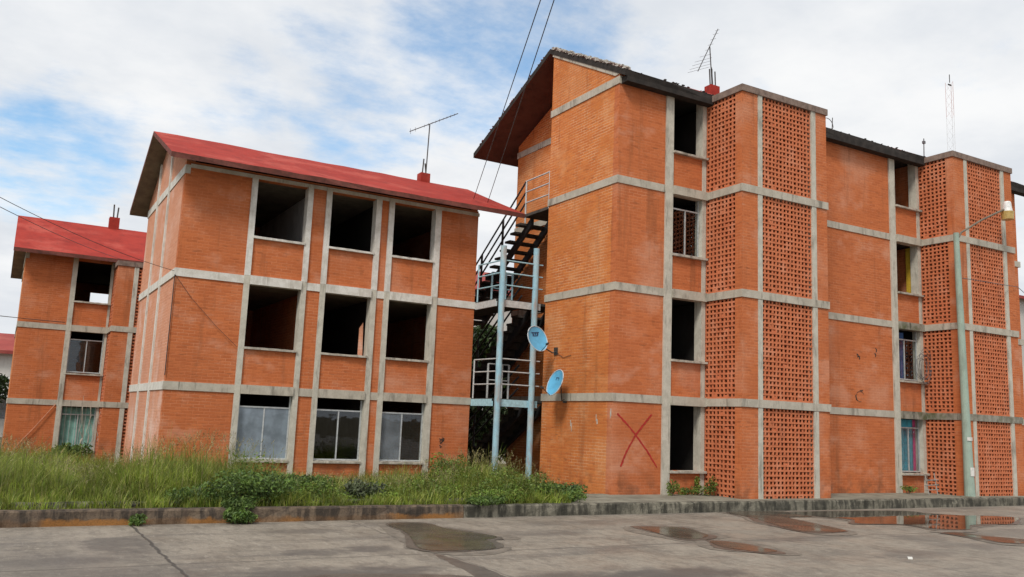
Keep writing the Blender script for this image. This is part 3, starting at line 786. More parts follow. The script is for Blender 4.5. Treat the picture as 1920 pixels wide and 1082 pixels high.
# ------------------------------------------------------------------ left block: three storeys, three window bays
X1, X1b, Y1, Y1b = 3.215, 10.975, 21.13, 27.1
zb1 = -.1
RF1 = dict(x0=2.77, x1=12.1, yf=20.48, zf=7.3, yr=24.12, zr=8.78, yb=27.75, zb=7.3, th=.12, rag=.7)
B1 = thing('apartment_building', ((X1+X1b)/2, 24, zb1), 'red roofed brick block with three bays of gutted windows between pale columns', 'building', 'orange brick apartment blocks')
LV = [2.17, 4.77]; ZT = 7.2
COLS = [(4.75, 4.89), (6.14, 6.275), (6.62, 6.76), (7.96, 8.11), (8.32, 8.465), (9.66, 9.83)]
SILL = [.43, 3.06, 5.73]; HEAD = [LV[0]-BW, LV[1]-BW, ZT-.04]
holes = [(COLS[2*i][1]-.05, COLS[2*i+1][0]+.05, SILL[k], HEAD[k]) for i in range(3) for k in range(3)]
MB().grid_wall('y', Y1, .2, X1, X1b, zb1-.4, ZT+.12, holes).build('brick_wall', 'brick', B1)
m = MB()
sl1 = (RF1['zr']-RF1['zf'])/(RF1['yr']-RF1['yf'])
def under1(y): return RF1['zr']-abs(y-RF1['yr'])*sl1-RF1['th']-.01
for (xx, d) in ((X1+.001, .2), (X1b-.201, .2)):
    m2 = m if d and xx < 5 else MB()
    m2.prism([(xx, Y1+(.002 if xx < 5 else .2), zb1-.4), (xx, Y1b, zb1-.4), (xx, Y1b, under1(Y1b)), (xx, RF1['yr'], under1(RF1['yr'])), (xx, Y1+.05, under1(Y1+.05))], (d, 0, 0))
    m2.build('side_wall', 'brick_pale' if xx < 5 else 'brick', B1)
MB().box(X1+.2, X1b-.2, Y1b-.2, Y1b-.001, zb1-.4, 7.3).build('rear_wall', 'brick', B1)
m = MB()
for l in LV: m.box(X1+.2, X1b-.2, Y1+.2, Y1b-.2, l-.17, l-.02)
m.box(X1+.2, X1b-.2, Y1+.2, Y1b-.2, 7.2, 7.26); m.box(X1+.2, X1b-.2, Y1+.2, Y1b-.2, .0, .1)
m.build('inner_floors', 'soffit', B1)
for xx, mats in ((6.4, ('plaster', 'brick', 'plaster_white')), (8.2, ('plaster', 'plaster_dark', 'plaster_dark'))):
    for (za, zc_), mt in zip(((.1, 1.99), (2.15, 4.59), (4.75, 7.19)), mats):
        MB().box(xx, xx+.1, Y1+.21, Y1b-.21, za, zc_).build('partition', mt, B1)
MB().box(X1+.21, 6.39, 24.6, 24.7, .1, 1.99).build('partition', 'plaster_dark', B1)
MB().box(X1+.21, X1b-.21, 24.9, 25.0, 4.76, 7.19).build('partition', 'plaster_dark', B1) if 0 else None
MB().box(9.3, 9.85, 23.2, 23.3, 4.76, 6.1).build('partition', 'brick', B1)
MB().prism([(7.82, Y1+.25, 3.05), (7.94, Y1+.24, 3.05), (7.93, Y1+.3, 3.95), (7.84, Y1+.3, 3.8)], (0, .03, 0)).build('loose_board', 'brick_pale', B1)
# bands
for i, l in enumerate(LV):
    mt = 'conc_light' if i == 1 else 'conc'
    for a, c in ((X1-.025, COLS[0][0]+.01), (COLS[1][1]-.01, COLS[2][0]+.01), (COLS[3][1]-.01, COLS[4][0]+.01), (COLS[5][1]-.01, X1b+.02)):
        MB().box(a, c, Y1-.025, Y1+.1, l-BW, l).build('floor_band', mt, B1)
    MB().box(X1-.025, X1+.1, Y1+.1, Y1b+.03, l-BW, l).build('side_band', 'conc_light', B1)
    for k in range(3):
        MB().box(COLS[2*k][1]+.002, COLS[2*k+1][0]-.002, Y1-.085, Y1+.15, l-BW-.01, l+.012).build('lintel', mt, B1)
MB().box(X1-.02, X1+.1, Y1-.012, Y1b+.03, ZT-.18, ZT+.03).build('side_band', 'conc_light', B1)
b = MB(); b.box(X1+.1, X1b+.02, Y1-.03, Y1+.1, ZT-.03, ZT+.06); b.build('eave_beam', 'conc_light', B1)
for a, c in COLS:
    MB().box(a, c, Y1-.05, Y1+.22, 4.78, ZT+.05).build('column', 'conc_light', B1)
    MB().box(a+.003, c-.003, Y1-.047, Y1+.217, zb1-.3, 4.779).build('column', 'conc_col', B1)
for yy in (23.25, 25.15):
    MB().box(X1-.04, X1+.1, yy, yy+.16, zb1-.3, under1(yy+.08)-.02).build('pilaster', 'conc_light', B1)
for k in range(3):
    for i in range(3):
        sill(B1, COLS[2*i][1]-.01, COLS[2*i+1][0]+.01, Y1, SILL[k]+.02, .085, mat='conc_light' if k == 2 else 'sill')
for i, pn in enumerate((('glass_blue', 'glass_blue'), ('glass', 'glass'), ('glass_dust', 'glass'))):
    window_unit(B1, COLS[2*i][1]+.002, COLS[2*i+1][0]-.002, Y1, SILL[0]+.03, HEAD[0]-.02, 1.66, None, pn, frame='alu', inset=.07)
r = MB(); rr = random.Random(12); prev = None
for i in range(17):
    x = RF1['x0']+(RF1['x1']-RF1['x0'])*i/16; J = lambda a: rr.uniform(-a, a)
    ring = [(x, RF1['yf']+J(.02), RF1['zf']+J(.012)), (x, (RF1['yf']+RF1['yr'])/2, (RF1['zf']+RF1['zr'])/2+J(.012)), (x, RF1['yr'], RF1['zr']+J(.012)), (x, RF1['yb'], RF1['zb']), (x, RF1['yb'], RF1['zb']-.12), (x, RF1['yr'], RF1['zr']-.12), (x, RF1['yf']+.01, RF1['zf']-.12)]
    k = len(r.v); r.v += ring
    if prev is not None:
        for q, mi in ((0,0),(1,0),(2,0),(3,2),(4,1),(5,1),(6,2)):
            q2 = (q+1)%7; r.f.append((prev+q, prev+q2, k+q2, k+q)[::-1]); r.m.append(mi)
    else: r.f += [(k, k+1, k+2, k+5, k+6), (k+2, k+3, k+4, k+5)]; r.m += [2, 2]
    prev = k
k = prev; r.f += [(k+6, k+5, k+2, k+1, k), (k+5, k+4, k+3, k+2)]; r.m += [2, 2]
roof1 = r.build('roof', ['roof_red', 'soffit', 'roof_edge_red'], B1)
MB().box(10.42, 10.73, 24.0, 24.3, 8.6, 9.02).build('roof_block', 'roof_red', roof1)
m = MB()
for i in range(7):
    a = random.Random(i); x = 10.2+a.uniform(-.05, .05); z = .98+a.uniform(-.12, .12)
    stroke([(x-.04, z), (x+.03, z-.03), (x-.02, z-.06)], .012, Y1-.004-i*.0005, 60+i, m)
m.build('wall_scribble', 'black_paint', B1)

# ------------------------------------------------------------------ outside staircase between the blocks
ST = thing('metal_staircase', (12.2, 21.5, 0), 'rusty metal staircase with blue posts between the two nearest brick blocks', 'staircase')
for (x, y, zb_, zt_) in ((11.12, 19.87, -.1, 6.17), (12.14, 19.87, -.1, 6.23)):
    m = MB(); m.tube([(x, y, zb_), (x, y, zt_)], .082, 14); m.build('post', 'blue_pole', ST, smooth=False)
landings = [2.16, 4.76]
for l in landings:
    m = MB(); m.box(11.0, 13.45, 19.95, 21.05, l-.07, l); m.box(11.0, 12.3, 21.05, 26.2, l-.07, l); m.box(12.3, 13.45, 24.9, 26.2, l-.07, l)
    lo = m.build('landing', 'tread', ST)
    m = MB(); m.box(11.2, 12.34, 19.9, 19.945, l-.2, l-.02); m.box(10.99, 11.035, 19.95, 21.1, l-.2, l-.02)
    m.build('landing_edge', 'rail_white' if l > 3 else 'blue_rail', lo)
    m = MB()
    cu = [(11.02, 21.05), (11.12, 19.87), (12.14, 19.87), (12.36, 19.87)]
    for h in (1.03, .7, .37):
        for a, c in zip(cu, cu[1:]): m.tube([(a[0], a[1], l+h), (c[0], c[1], l+h)], .019, 6)
    m.tube([(11.02, 21.05, l-.2), (11.02, 21.05, l+1.03)], .022, 6)
    m.build('landing_railing', 'blue_rail' if l > 3 else 'rail_white', lo); m = MB()
    MB().tube([(11.6, 24.6, l), (11.6, 24.6, l+.95)], .035, 6).build('rail_post', 'blue_rail', lo)
    for xx in (11.75, 12.2, 12.42): m.tube([(xx, 21.6, l), (xx, 21.6, l+1.0)], .032, 6)
    for h in (1.0, .55): m.tube([(11.75, 21.6, l+h), (12.42, 21.6, l+h)], .02, 6)
    m.build('landing_railing', 'blue_rail' if l > 3 else 'rail_white', lo)
m = MB(); m.box(12.45, 13.47, 19.76, 21.15, 7.38, 7.46)
lo = m.build('landing', 'tread', ST)
m = MB()
for h in (1.0, .68, .36): m.tube([(12.47, 21.1, 7.44+h), (12.47, 19.85, 7.44+h)], .02, 6)
m.tube([(12.47, 21.1, 7.2), (12.47, 21.1, 8.46)], .026, 6); m.tube([(12.47, 19.85, 7.4), (12.47, 19.85, 8.46)], .024, 6)
m.build('landing_railing', 'rail_white', lo)
prevz = .05
for (za, zc_, yt) in ((.05, 2.16, 21.1), (2.16, 4.76, 21.1), (4.76, 7.44, 21.1)):
    nst = 13 if za > 1 else 11; run = 3.8; m = MB()
    for k in range(1, nst):
        z = zc_-(zc_-za)*k/nst; y = yt+run*k/nst
        m.box(12.4, 13.42, y-.16, y+.14, z-.06, z)
        if zc_ < 7 or k > nst*.5: m.box(12.42, 13.4, y+.09, y+.13, z-.2, z-.061)  # closed risers added to darken the stairwell
    fo = m.build('stair_flight', 'tread', ST)
    m = MB()
    for xx in (12.62, 13.2):
        m.prism([(xx, yt-.1, zc_-.03), (xx, yt+run, za-.03), (xx, yt+run, za-.27), (xx, yt-.1, zc_-.27)], (.08, 0, 0))
        for k in range(1, nst):
            z = zc_-(zc_-za)*k/nst; y = yt+run*k/nst
            m.box(xx+.01, xx+.06, y-.1, y-.05, z-.14, z-.046)
    m.build('stringer', 'steel_dark', fo)
    m = MB()
    for h in (.98, .66, .34): m.tube([(12.45, yt, zc_+h), (12.45, yt+run, za+h)], .028, 6)
    for t in (.33, .66, .98): m.tube([(12.45, yt+run*t, zc_+(za-zc_)*t-.1), (12.45, yt+run*t, zc_+(za-zc_)*t+.98)], .035, 6)
    m.build('handrail', 'steel_dark', fo)

# ------------------------------------------------------------------ satellite dishes
def dish(loc, nrm, wallpt, label, tilt, glyph):
    o = thing('satellite_dish', loc, label, 'satellite dish', 'blue satellite dishes on the stairwell wall')
    n_ = Vector(nrm).normalized(); a = n_.cross(Vector((0,0,1))).normalized(); u = a.cross(n_)
    a, u = a*math.cos(tilt)+u*math.sin(tilt), u*math.cos(tilt)-a*math.sin(tilt)
    L = Vector(loc); rx, ry, dp = .31, .345, .07
    def bowl(off, rev):
        vs = []; fs = []; nr, na = 6, 28
        vs.append(L+n_*(off-dp))
        for i in range(1, nr+1):
            t = i/nr
            for j in range(na):
                an = 2*math.pi*j/na; vs.append(L+a*(rx*t*math.cos(an))+u*(ry*t*math.sin(an))+n_*(off-dp+dp*t*t))
        for j in range(na): fs.append((0, 1+j, 1+(j+1)%na))
        for i in range(nr-1):
            for j in range(na): p0 = 1+i*na+j; p1 = 1+i*na+(j+1)%na; fs.append((p0, p0+na, p1+na, p1))
        return vs, [f[::-1] for f in fs] if rev else fs
    m = MB(); v, f_ = bowl(0, False); m.add(v, f_); v, f_ = bowl(-.012, True); m.add(v, f_)
    d = m.build('reflector', 'dish', o, smooth=True)
    m = MB(); m.tube([L+a*(rx*math.cos(q))+u*(ry*math.sin(q)) for q in [2*math.pi*i/28 for i in range(29)]], .012, 6); m.build('rim', 'dish_edge', d)
    m = MB()
    def srf(px, py): 
        t2 = px*px+py*py; return L+a*(rx*px)+u*(ry*py)+n_*(-dp+dp*t2+.004)
    for poly in glyph: m.add([srf(*q) for q in poly], [tuple(range(len(poly)))])
    m.build('dish_emblem', 'dish_mark', d)
    m = MB(); bk = L-n_*(dp+.02); W_ = Vector(wallpt)
    m.tube([bk, bk-n_*.1, W_+Vector((-.1, 0, -.05)), W_], .016, 7); m.box(W_.x-.02, W_.x, W_.y-.08, W_.y+.08, W_.z-.1, W_.z+.1)
    m.build('wall_bracket', 'dark_metal', o)
    m = MB(); e = L-u*ry; tip = L-u*(ry*.75)+n_*.3
    m.tube([e, tip], .009, 6); m.tube([tip+n_*.03, tip-n_*.05], .03, 8); m.build('feed_arm', 'dark_metal', o)
    return o
def sq(x, y, w_, h): return [(x-w_, y-h), (x+w_, y-h), (x+w_, y+h), (x-w_, y+h)]
dish((11.72, 18.98, 3.70), (.12, -.95, .33), (12.379, 19.11, 3.43), 'upper blue satellite dish with a dark blurred emblem in front of the post', -.12,
     [sq(-.02, .52, .42, .035), sq(-.28, .4, .07, .07), sq(-.05, .42, .09, .05), sq(.2, .4, .07, .08), sq(.0, .29, .3, .03)])
dish((11.98, 18.50, 2.59), (-1., -.02, .36), (12.379, 18.62, 2.2), 'lower blue satellite dish with a small square emblem on the brick wall', .1,
     [sq(.12, .42, .2, .03), sq(-.05, .33, .03, .1), sq(.3, .33, .03, .1)])

# ------------------------------------------------------------------ street lamp
LP = thing('street_lamp', (23.64, 15.12, 0), 'leaning pale green street lamp post in front of the farther lattice tower', 'street lamp')
m = MB(); base = Vector((23.64, 15.12, -.02)); top = Vector((23.41, 15.1, 7.5))
m.tube([base, base.lerp(top, .12), base.lerp(top, .3), base.lerp(top, .7), top], .145, 14, r1=.075); m.build('pole', 'lamp_green', LP, smooth=False)
m = MB(); m.box(23.44, 23.84, 14.92, 15.3, .0, .05); m.build('base_plate', 'conc_moss', LP)
m = MB(); m.tube([top+Vector((0, 0, -.25)), top+Vector((.25, 0, .05)), Vector((24.6, 15.06, 8.05)), Vector((25.7, 15.02, 8.54))], .03, 8); m.build('arm', 'soffit', LP)
m = MB(); hp = Vector((25.86, 15.0, 8.55)); m.tube([hp+Vector((0, 0, -.06)), hp+Vector((0, 0, .05)), hp+Vector((0, 0, .22)), hp+Vector((0, 0, .26))], .15, 16, r1=.09); hd = m.build('lamp_head', 'lamp_white', LP)
m = MB(); m.tube([hp+Vector((0, 0, -.3)), hp+Vector((0, 0, -.14)), hp+Vector((0, 0, -.06))], .17, 16, r1=.19); m.build('lens', 'lamp_lens', hd)
m = MB()
def wrap(z, h, a0, a1):
    c = base.lerp(top, z/7.5); rr_ = .145-.07*z/7.5+.008
    vs = []
    for i in range(7):
        q = a0+(a1-a0)*i/6; vs += [(c.x+rr_*math.cos(q), c.y+rr_*math.sin(q), z-h/2), (c.x+rr_*math.cos(q), c.y+rr_*math.sin(q), z+h/2)]
    m.add(vs, [(2*i, 2*i+2, 2*i+3, 2*i+1) for i in range(6)])
wrap(1.62, .1, R(215), R(320)); m.build('paper_notice', 'paper', LP); m = MB(); wrap(.72, .24, R(230), R(310)); m.build('paper_notice', 'paper', LP)
# small white wire rack leaning on the tower
WR = MB()
for (x, z0, z1) in ((22.95, .02, .55), (23.35, .02, .62)): WR.tube([(x, 15.9, z0), (x, 16.0, z1)], .014, 5)
for z in (.15, .28, .42): WR.tube([(22.8, 15.92, z), (23.45, 15.94, z+.01)], .014, 5)
tag(WR.build('wire_rack', 'cable_pale'), 'small pale wire rack standing at the foot of the farther tower', 'rack')
# loops of wire hanging from a sill
m = MB(); rr = random.Random(2)
for i in range(7):
    c = Vector((23.55+rr.uniform(-.1, .25), 16.42+rr.uniform(-.05, .03), 3.7+rr.uniform(-.12, .12))); a_, b_ = rr.uniform(.22, .34), rr.uniform(.3, .48)
    m.tube([c+Vector((a_*math.cos(q), rr.uniform(-.02, .02), b_*math.sin(q))) for q in [i_*.45 for i_ in range(15)]], .007, 5)
tag(m.build('wire_coil', 'cable_grey'), 'tangled coil of grey wire hanging at the navy curtained window', 'wire')

# ------------------------------------------------------------------ antennas
def antenna(base, mast_top, boom, label, elems, rods=(), group='rooftop television antennas'):
    o = thing('roof_antenna', base, label, 'antenna', group)
    m = MB(); m.tube([base, mast_top], .018, 6); m.build('mast', 'dark_metal', o)
    m = MB(); A, B = Vector(boom[0]), Vector(boom[1]); m.tube([A, B], .014, 5); bo = m.build('boom', 'dark_metal', o)
    m = MB(); d = (B-A).normalized(); e = d.cross(Vector((0, 0, 1))).normalized()
    for (t, l) in elems:
        c = A.lerp(B, t); m.tube([c-e*l, c+e*l], .005, 4)
    m.build('elements', 'cable_grey', bo)
    if rods:
        m = MB()
        for a, c in rods: m.tube([a, c], .022, 5)
        m.build('steel_rods', 'dark_metal', o)
    return o
el1 = [(t/13, .1+.02*(t%3)) for t in range(4, 13)]+[(.12, .2), (.02, .25)]
antenna((10.62, 24.1, 9.0), (10.66, 24.1, 10.64), ((10.08, 24.3, 10.32), (11.42, 23.7, 11.02)), 'tall thin television antenna on the red roof of the left block', el1,
        [((10.5, 24.1, 8.95), (10.53, 24.1, 9.48)), ((10.66, 24.15, 8.95), (10.6, 24.15, 9.36))])
el2 = [(.03, .38), (.1, .36), (.18, .33), (.26, .3), (.36, .2), (.5, .1), (.62, .1), (.75, .1), (.88, .1), (.97, .08)]
antenna((18.44, 19.9, 12.3), (18.3, 19.87, 13.62), ((17.66, 19.7, 12.58), (18.86, 20.1, 14.45)), 'steeply tilted television antenna on the roof beside the nearer lattice tower', el2,
        [((18.36, 19.9, 12.25), (18.32, 19.9, 12.88)), ((18.47, 19.9, 12.25), (18.4, 19.9, 12.95)), ((18.43, 19.9, 12.25), (18.42, 19.9, 12.9)), ((18.58, 19.9, 12.25), (18.55, 19.9, 12.85))])
for a, c, lb in (((3.2, 37.8, 8.95), (3.18, 37.8, 9.55), 'left and taller of two bare steel rods on the far left roof'), ((3.33, 37.8, 8.95), (3.35, 37.8, 9.45), 'right and shorter of two bare steel rods on the far left roof')):
    tag(MB().tube([a, c], .03, 5).build('steel_rod', 'dark_metal'), lb, 'rod', 'steel rods on the far roof')
m = MB(); m.tube([(23.98, 19.9, 11.9), (24.02, 19.9, 12.5)], .015, 5); m.tube([(24.02, 19.9, 12.1)]+[(23.75+.3*math.cos(q), 19.9, 12.15+.28*math.sin(q)) for q in [.4*i for i in range(7)]], .012, 5)
tag(m.build('antenna_stub', 'dark_metal'), 'short bent antenna stub on the roof right of the nearer tower', 'antenna')
m = MB(); m.tube([(29.0, 19.87, 11.9), (29.02, 19.87, 12.75)], .02, 5); m.box(28.97, 29.07, 19.83, 19.91, 12.55, 12.65)
tag(m.build('roof_rod', 'cable_grey'), 'thin grey rod on the roof left of the farther tower', 'antenna')
MS = thing('radio_mast', (185.7, 120, -1), 'distant red and white lattice radio mast against the clouds', 'radio mast')
bands_ = 10
for k in range(bands_):
    m = MB(); za, zc_ = 8.5*k, 8.5*(k+1)
    for i in range(3):
        q = 2.1*i+.3; q2 = 2.1*(i+1)+.3; rr_ = .95
        a, c = Vector((185.7+rr_*math.cos(q), 120+rr_*math.sin(q), za)), Vector((185.7+rr_*math.cos(q2), 120+rr_*math.sin(q2), za))
        m.tube([a, a+Vector((0, 0, 8.5))], .04, 5); 
        for j in range(4): m.tube([a+Vector((0, 0, 2.1*j)), c+Vector((0, 0, 2.1*(j+1)))], .018, 4)
    m.build('mast_section', 'mast_red' if k % 2 else 'mast_white', MS)
m = MB(); m.tube([(185.7, 120, 85), (185.7, 120, 87)], .1, 5); m.box(185.1, 186.3, 119.9, 120.1, 84.3, 84.6); m.build('mast_head', 'dark_metal', MS)

# ------------------------------------------------------------------ cables
def cable(pts, r_, label, mat='cable', sag=0., name='power_cable', group=None):
    P3 = [Vector(p) for p in pts]; out = []
    for a, c in zip(P3, P3[1:]):
        for i in range(12): t = i/12; out.append(a.lerp(c, t)-Vector((0, 0, sag*4*t*(1-t))))
    out.append(P3[-1]); m = MB(); m.tube(out, r_, 5)
    return tag(m.build(name, mat), label, 'cable', group)
O = Vector((0, 0, hc))
def from_sky(px, py, t): return tuple(O+gdir(px, py)*t)
cable([from_sky(1027, -40, 14), (11.3, 22.2, 7.82)], .009, 'left one of the two overhead cables dropping to the end of the left red roof')
cable([from_sky(1052, -40, 14), (11.62, 21.9, 7.74)], .009, 'right one of the two overhead cables dropping to the end of the left red roof')
cable([from_sky(-60, 338, 16), (3.17, 21.08, 4.68)],   .006, 'dark cable running from the left sky to the corner of the left block', sag=.12)
cable([from_sky(-60, 357, 20), (3.2, 33.15, 6.66)],   .008, 'cable from the left sky to the tower of the far left block', sag=.1)
cable([from_sky(-60, 586, 24), (.5, 34.46, 4.42), (1.75, 34.44, 4.4)], .011, 'level cable crossing the wall of the far left block', sag=.0)
cable([(3.2, 21.1, 4.6), (3.6, 21.09, 4.1), (4.2, 21.085, 3.5), (4.72, 21.07, 3.05)], .005, 'thin wire slanting across the left block wall to its first column', name='wall_wire')
cable([(3.19, 21.1, 4.6), (3.19, 21.1, 2.3)], .011, 'straight wire running down the corner of the left block', name='wall_wire')
cable([(12.35, 19.1, 3.42), (12.365, 18.75, 3.25), (12.365, 18.4, 3.3)], .006, 'short loose wire by the upper satellite dish', name='wall_wire')
cable([(30.2, 16.5, 6.1), (26.95, 15.42, 6.35), (23.6, 15.1, 6.2)], .01, 'grey wire from the lamp post along the farther tower', 'cable_grey', name='wall_wire')

# ------------------------------------------------------------------ distant houses, wall, tree
def house(loc, w_, d_, h_, rise, label, balcony=False, over=.5):
    o = thing('distant_house', loc, label, 'house'); x, y, z = loc
    m = MB(); m.box(x-w_/2, x+w_/2, y, y+d_, z, z+h_); m.prism([(x-w_/2, y+.01, z+h_), (x-w_/2, y+d_-.01, z+h_), (x-w_/2, y+d_/2, z+h_+rise*.97)], (w_, 0, 0)); m.build('wall', 'far_white', o)
    m = MB(); m.prism([(x-w_/2-over, y-over, z+h_-.05), (x-w_/2-over, y+d_/2, z+h_+rise), (x-w_/2-over, y+d_+over, z+h_-.05), (x-w_/2-over, y+d_+over, z+h_-.25), (x-w_/2-over, y+d_/2, z+h_+rise-.2), (x-w_/2-over, y-over, z+h_-.25)], (w_+2*over, 0, 0)); m.build('roof', 'far_red', o)
    for k in range(int(h_/2.7)):
        for i in range(max(1, int(w_/2.6))):
            cx_ = x-w_/2+1.3+i*2.6; zz_ = z+1.0+2.7*k
            wn = MB().box(cx_-.55, cx_+.55, y-.03, y+.02, zz_, zz_+1.2).build('window', 'alu', o); MB().box(cx_-.48, cx_+.48, y-.04, y-.032, zz_+.07, zz_+1.13).build('pane', 'glass_dust', wn)
    if balcony:
        m = MB(); m.box(x-w_/2, x+w_/2, y-1.1, y, z+h_-2.75, z+h_-2.55)
        for i in range(int(w_/.25)): m.box(x-w_/2+i*.25, x-w_/2+i*.25+.06, y-1.1, y-1.05, z+h_-2.55, z+h_-1.7)
        m.box(x-w_/2, x+w_/2, y-1.1, y-1.05, z+h_-1.7, z+h_-1.62); m.build('balcony', 'lamp_white', o)
    return o
house((-3.5, 60, -.5), 11, 7, 5.1, 1.2, 'far white house with red roof and railed balcony at the left edge', True)
house((27.0, 48, -.5), 10, 9, 10.2, 2.0, 'far red roofed building seen through the gap above the staircase')
house((23.6, 38, -.5), 5, 5, 5.6, .7, 'pale house low behind the open staircase')
house((57, 33, -.5), 8, 8, 11.7, 1.0, 'far red roofed house at the right edge')
bw = MB(); bw.box(-8, -.02, 39.6, 39.8, -.6, 1.5); bw.box(-8, .02, 39.55, 39.85, 1.5, 1.6); tag(bw.build('boundary_wall', 'mint'), 'pale green boundary wall left of the far left block', 'wall')

def foliage(name, parent, mat, blobs, n_, size, seed):
    r_ = np.random.default_rng(seed); V = []; F = []
    for k in range(n_):
        b = blobs[r_.integers(len(blobs))]
        d = r_.normal(size=3); d /= np.linalg.norm(d); rad = r_.random()**.45
        c = np.array(b[:3])+d*rad*np.array([b[3], b[3], b[4]])
        t = r_.normal(size=3); t /= np.linalg.norm(t); q = np.cross(t, r_.normal(size=3)); q /= np.linalg.norm(q)
        s_ = size*r_.uniform(.6, 1.4)
        bend = np.cross(t, q)*s_*.25
        i = len(V); V += [tuple(c-t*s_), tuple(c+q*s_*.45+bend), tuple(c+t*s_), tuple(c-q*s_*.45+bend)]; F.append((i, i+1, i+2, i+3))
    m = MB(); m.v = V; m.f = F; m.m = [0]*len(F)
    return m.build(name, mat, parent)
TR = thing('tree', (-1.6, 44, -.5), 'bushy green tree behind the pale green boundary wall', 'tree')
m = MB(); m.tube([(-1.6, 44, -.5), (-1.55, 44, 1.2), (-1.3, 44, 2.6)], .16, 8, r1=.06)
for q in ((-.6, .3), (.7, .2), (.1, -.6)): m.tube([(-1.55, 44, 1.2), (-1.5+q[0], 44+q[1], 2.5)], .07, 6, r1=.02)
m.build('trunk', 'trunk', TR)
foliage('crown', TR, 'tree_leaf', [(-1.4, 44, 2.4, 1.1, .8), (-.3, 43.9, 2.1, .8, .7), (-2.4, 44, 2.0, .9, .8), (-.9, 44, 1.4, 1., .6)], 5200, .09, 3)
TR2 = thing('tree', (17.2, 31.6, -.4), 'leafy shrub enlarged to darken the gap behind the staircase', 'shrub')
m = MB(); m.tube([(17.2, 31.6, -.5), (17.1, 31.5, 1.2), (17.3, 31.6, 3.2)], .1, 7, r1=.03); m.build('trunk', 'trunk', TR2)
foliage('crown', TR2, 'tree_leaf', [(16.9, 31.5, 4.7, 1.0, .8), (18.6, 31.5, 4.4, 1.2, 1.0), (16.6, 31.5, 3.4, 1.1, 1.0), (17.8, 31.6, 3.5, 1.2, 1.1), (18.8, 31.7, 2.6, 1.2, 1.1), (15.6, 31.2, 2.2, 1.0, 1.1), (16.8, 31.4, 1.6, 1.3, 1.1), (18.2, 31.4, 1.0, 1.4, 1.), (15.9, 31.3, .6, 1.2, .9)], 20000, .11, 5)  # crown spread wide and dense to darken the stair gap

# ------------------------------------------------------------------ grass
HX = [-4, .13, .5, .9, 1.35, 1.75, 2.15, 2.6, 3.05, 3.5, 4., 4.4, 4.7, 5.5, 6.6, 7.75, 8.6, 9.2, 9.9, 10.3, 10.8, 11.2, 11.6]
HH = [.8, .8, .84, .7, .46, .62, .76, .88, .94, .98, .92, .74, .44, .38, .36, .46, .7, .82, .6, .4, .32, .22, .03]
def hmax(x): return float(np.interp(x, HX, HH))
def blades(specs):
    """specs: arrays base x,y,z, height, heading, lean, width -> mesh of curved tapering strips"""
    bx, by, bz, h, az_, lean, wd = [np.asarray(a, dtype=float) for a in specs]
    n_ = len(bx); ts = [0, .35, .7, 1.]; V = np.zeros((n_, 8, 3))
    for i, t in enumerate(ts):
        out = lean*h*(t**1.9); zt = h*(t-.28*lean*t*t)
        cx_ = bx+np.cos(az_)*out; cy_ = by+np.sin(az_)*out; ww = wd*(1-.92*t**1.4)*.5
        V[:, 2*i, 0] = cx_-np.sin(az_+.6)*ww; V[:, 2*i, 1] = cy_+np.cos(az_+.6)*ww; V[:, 2*i, 2] = bz+zt
        V[:, 2*i+1, 0] = cx_+np.sin(az_+.6)*ww; V[:, 2*i+1, 1] = cy_-np.cos(az_+.6)*ww; V[:, 2*i+1, 2] = bz+zt
    base = np.arange(n_)[:, None, None]*8
    F = (np.array([[0,1,3,2],[2,3,5,4],[4,5,7,6]])[None]+base).reshape(-1, 4)
    return V.reshape(-1, 3), F
def np_mesh(name, V, F, mat):
    me = bpy.data.meshes.new(name); me.vertices.add(len(V)); me.vertices.foreach_set('co', V.astype(np.float32).ravel())
    me.loops.add(F.size); me.loops.foreach_set('vertex_index', F.astype(np.int32).ravel())
    me.polygons.add(len(F)); me.polygons.foreach_set('loop_start', np.arange(0, F.size, 4, dtype=np.int32)); me.polygons.foreach_set('loop_total', np.full(len(F), 4, dtype=np.int32))
    me.materials.append(M[mat]); me.update(); me.validate()
    o = bpy.data.objects.new(name, me); COL.objects.link(o); return o
def tufts(n_, xr, yr_, per, hs, seed, straw=False):
    r_ = np.random.default_rng(seed); out = [[] for _ in range(7)]
    k = 0
    while k < n_:
        x = r_.uniform(*xr); y = r_.uniform(*yr_)
        if 2.98 < x < 11.05 and y > 20.95 and y < 27.4: k += 1; continue
        if 10.35+(y-15.2)*1.05 < x < 12.4 and y < 18.5: k += 1; continue
        if x > 12.25 and y > 15.2: k += 1; continue
        clump = .5+.5*math.sin(x*4.1+1.7*math.sin(y*2.9))*math.sin(y*3.3+x*1.4+math.sin(x*7.1))
        hm = hs(x, y)*(.8+.7*r_.random()**2)*(.55+.5*clump)
        if y-kY(x) < .9 and x < 8.6 and per != 8: hm *= .3+.7*max(0, (y-kY(x)-.72)/.5) if y-kY(x) > .74 else .18
        k += 1
        if hm < .03: continue
        c = per if not straw else 3
        a = r_.uniform(0, 2*math.pi, c); rr_ = r_.uniform(0, .1, c)
        out[0] += list(x+np.cos(a)*rr_); out[1] += list(y+np.sin(a)*rr_); out[2] += [gz(y)-.01]*c
        out[3] += list(hm*r_.uniform(.5, 1.12, c)); out[4] += list(a+r_.normal(0, .5, c)); out[5] += list(np.clip(r_.normal(.42 if not straw else .2, .32, c), .02, 1.25)); out[6] += list(r_.uniform(.009, .021, c) if not straw else r_.uniform(.004, .008, c))
    return blades(out)
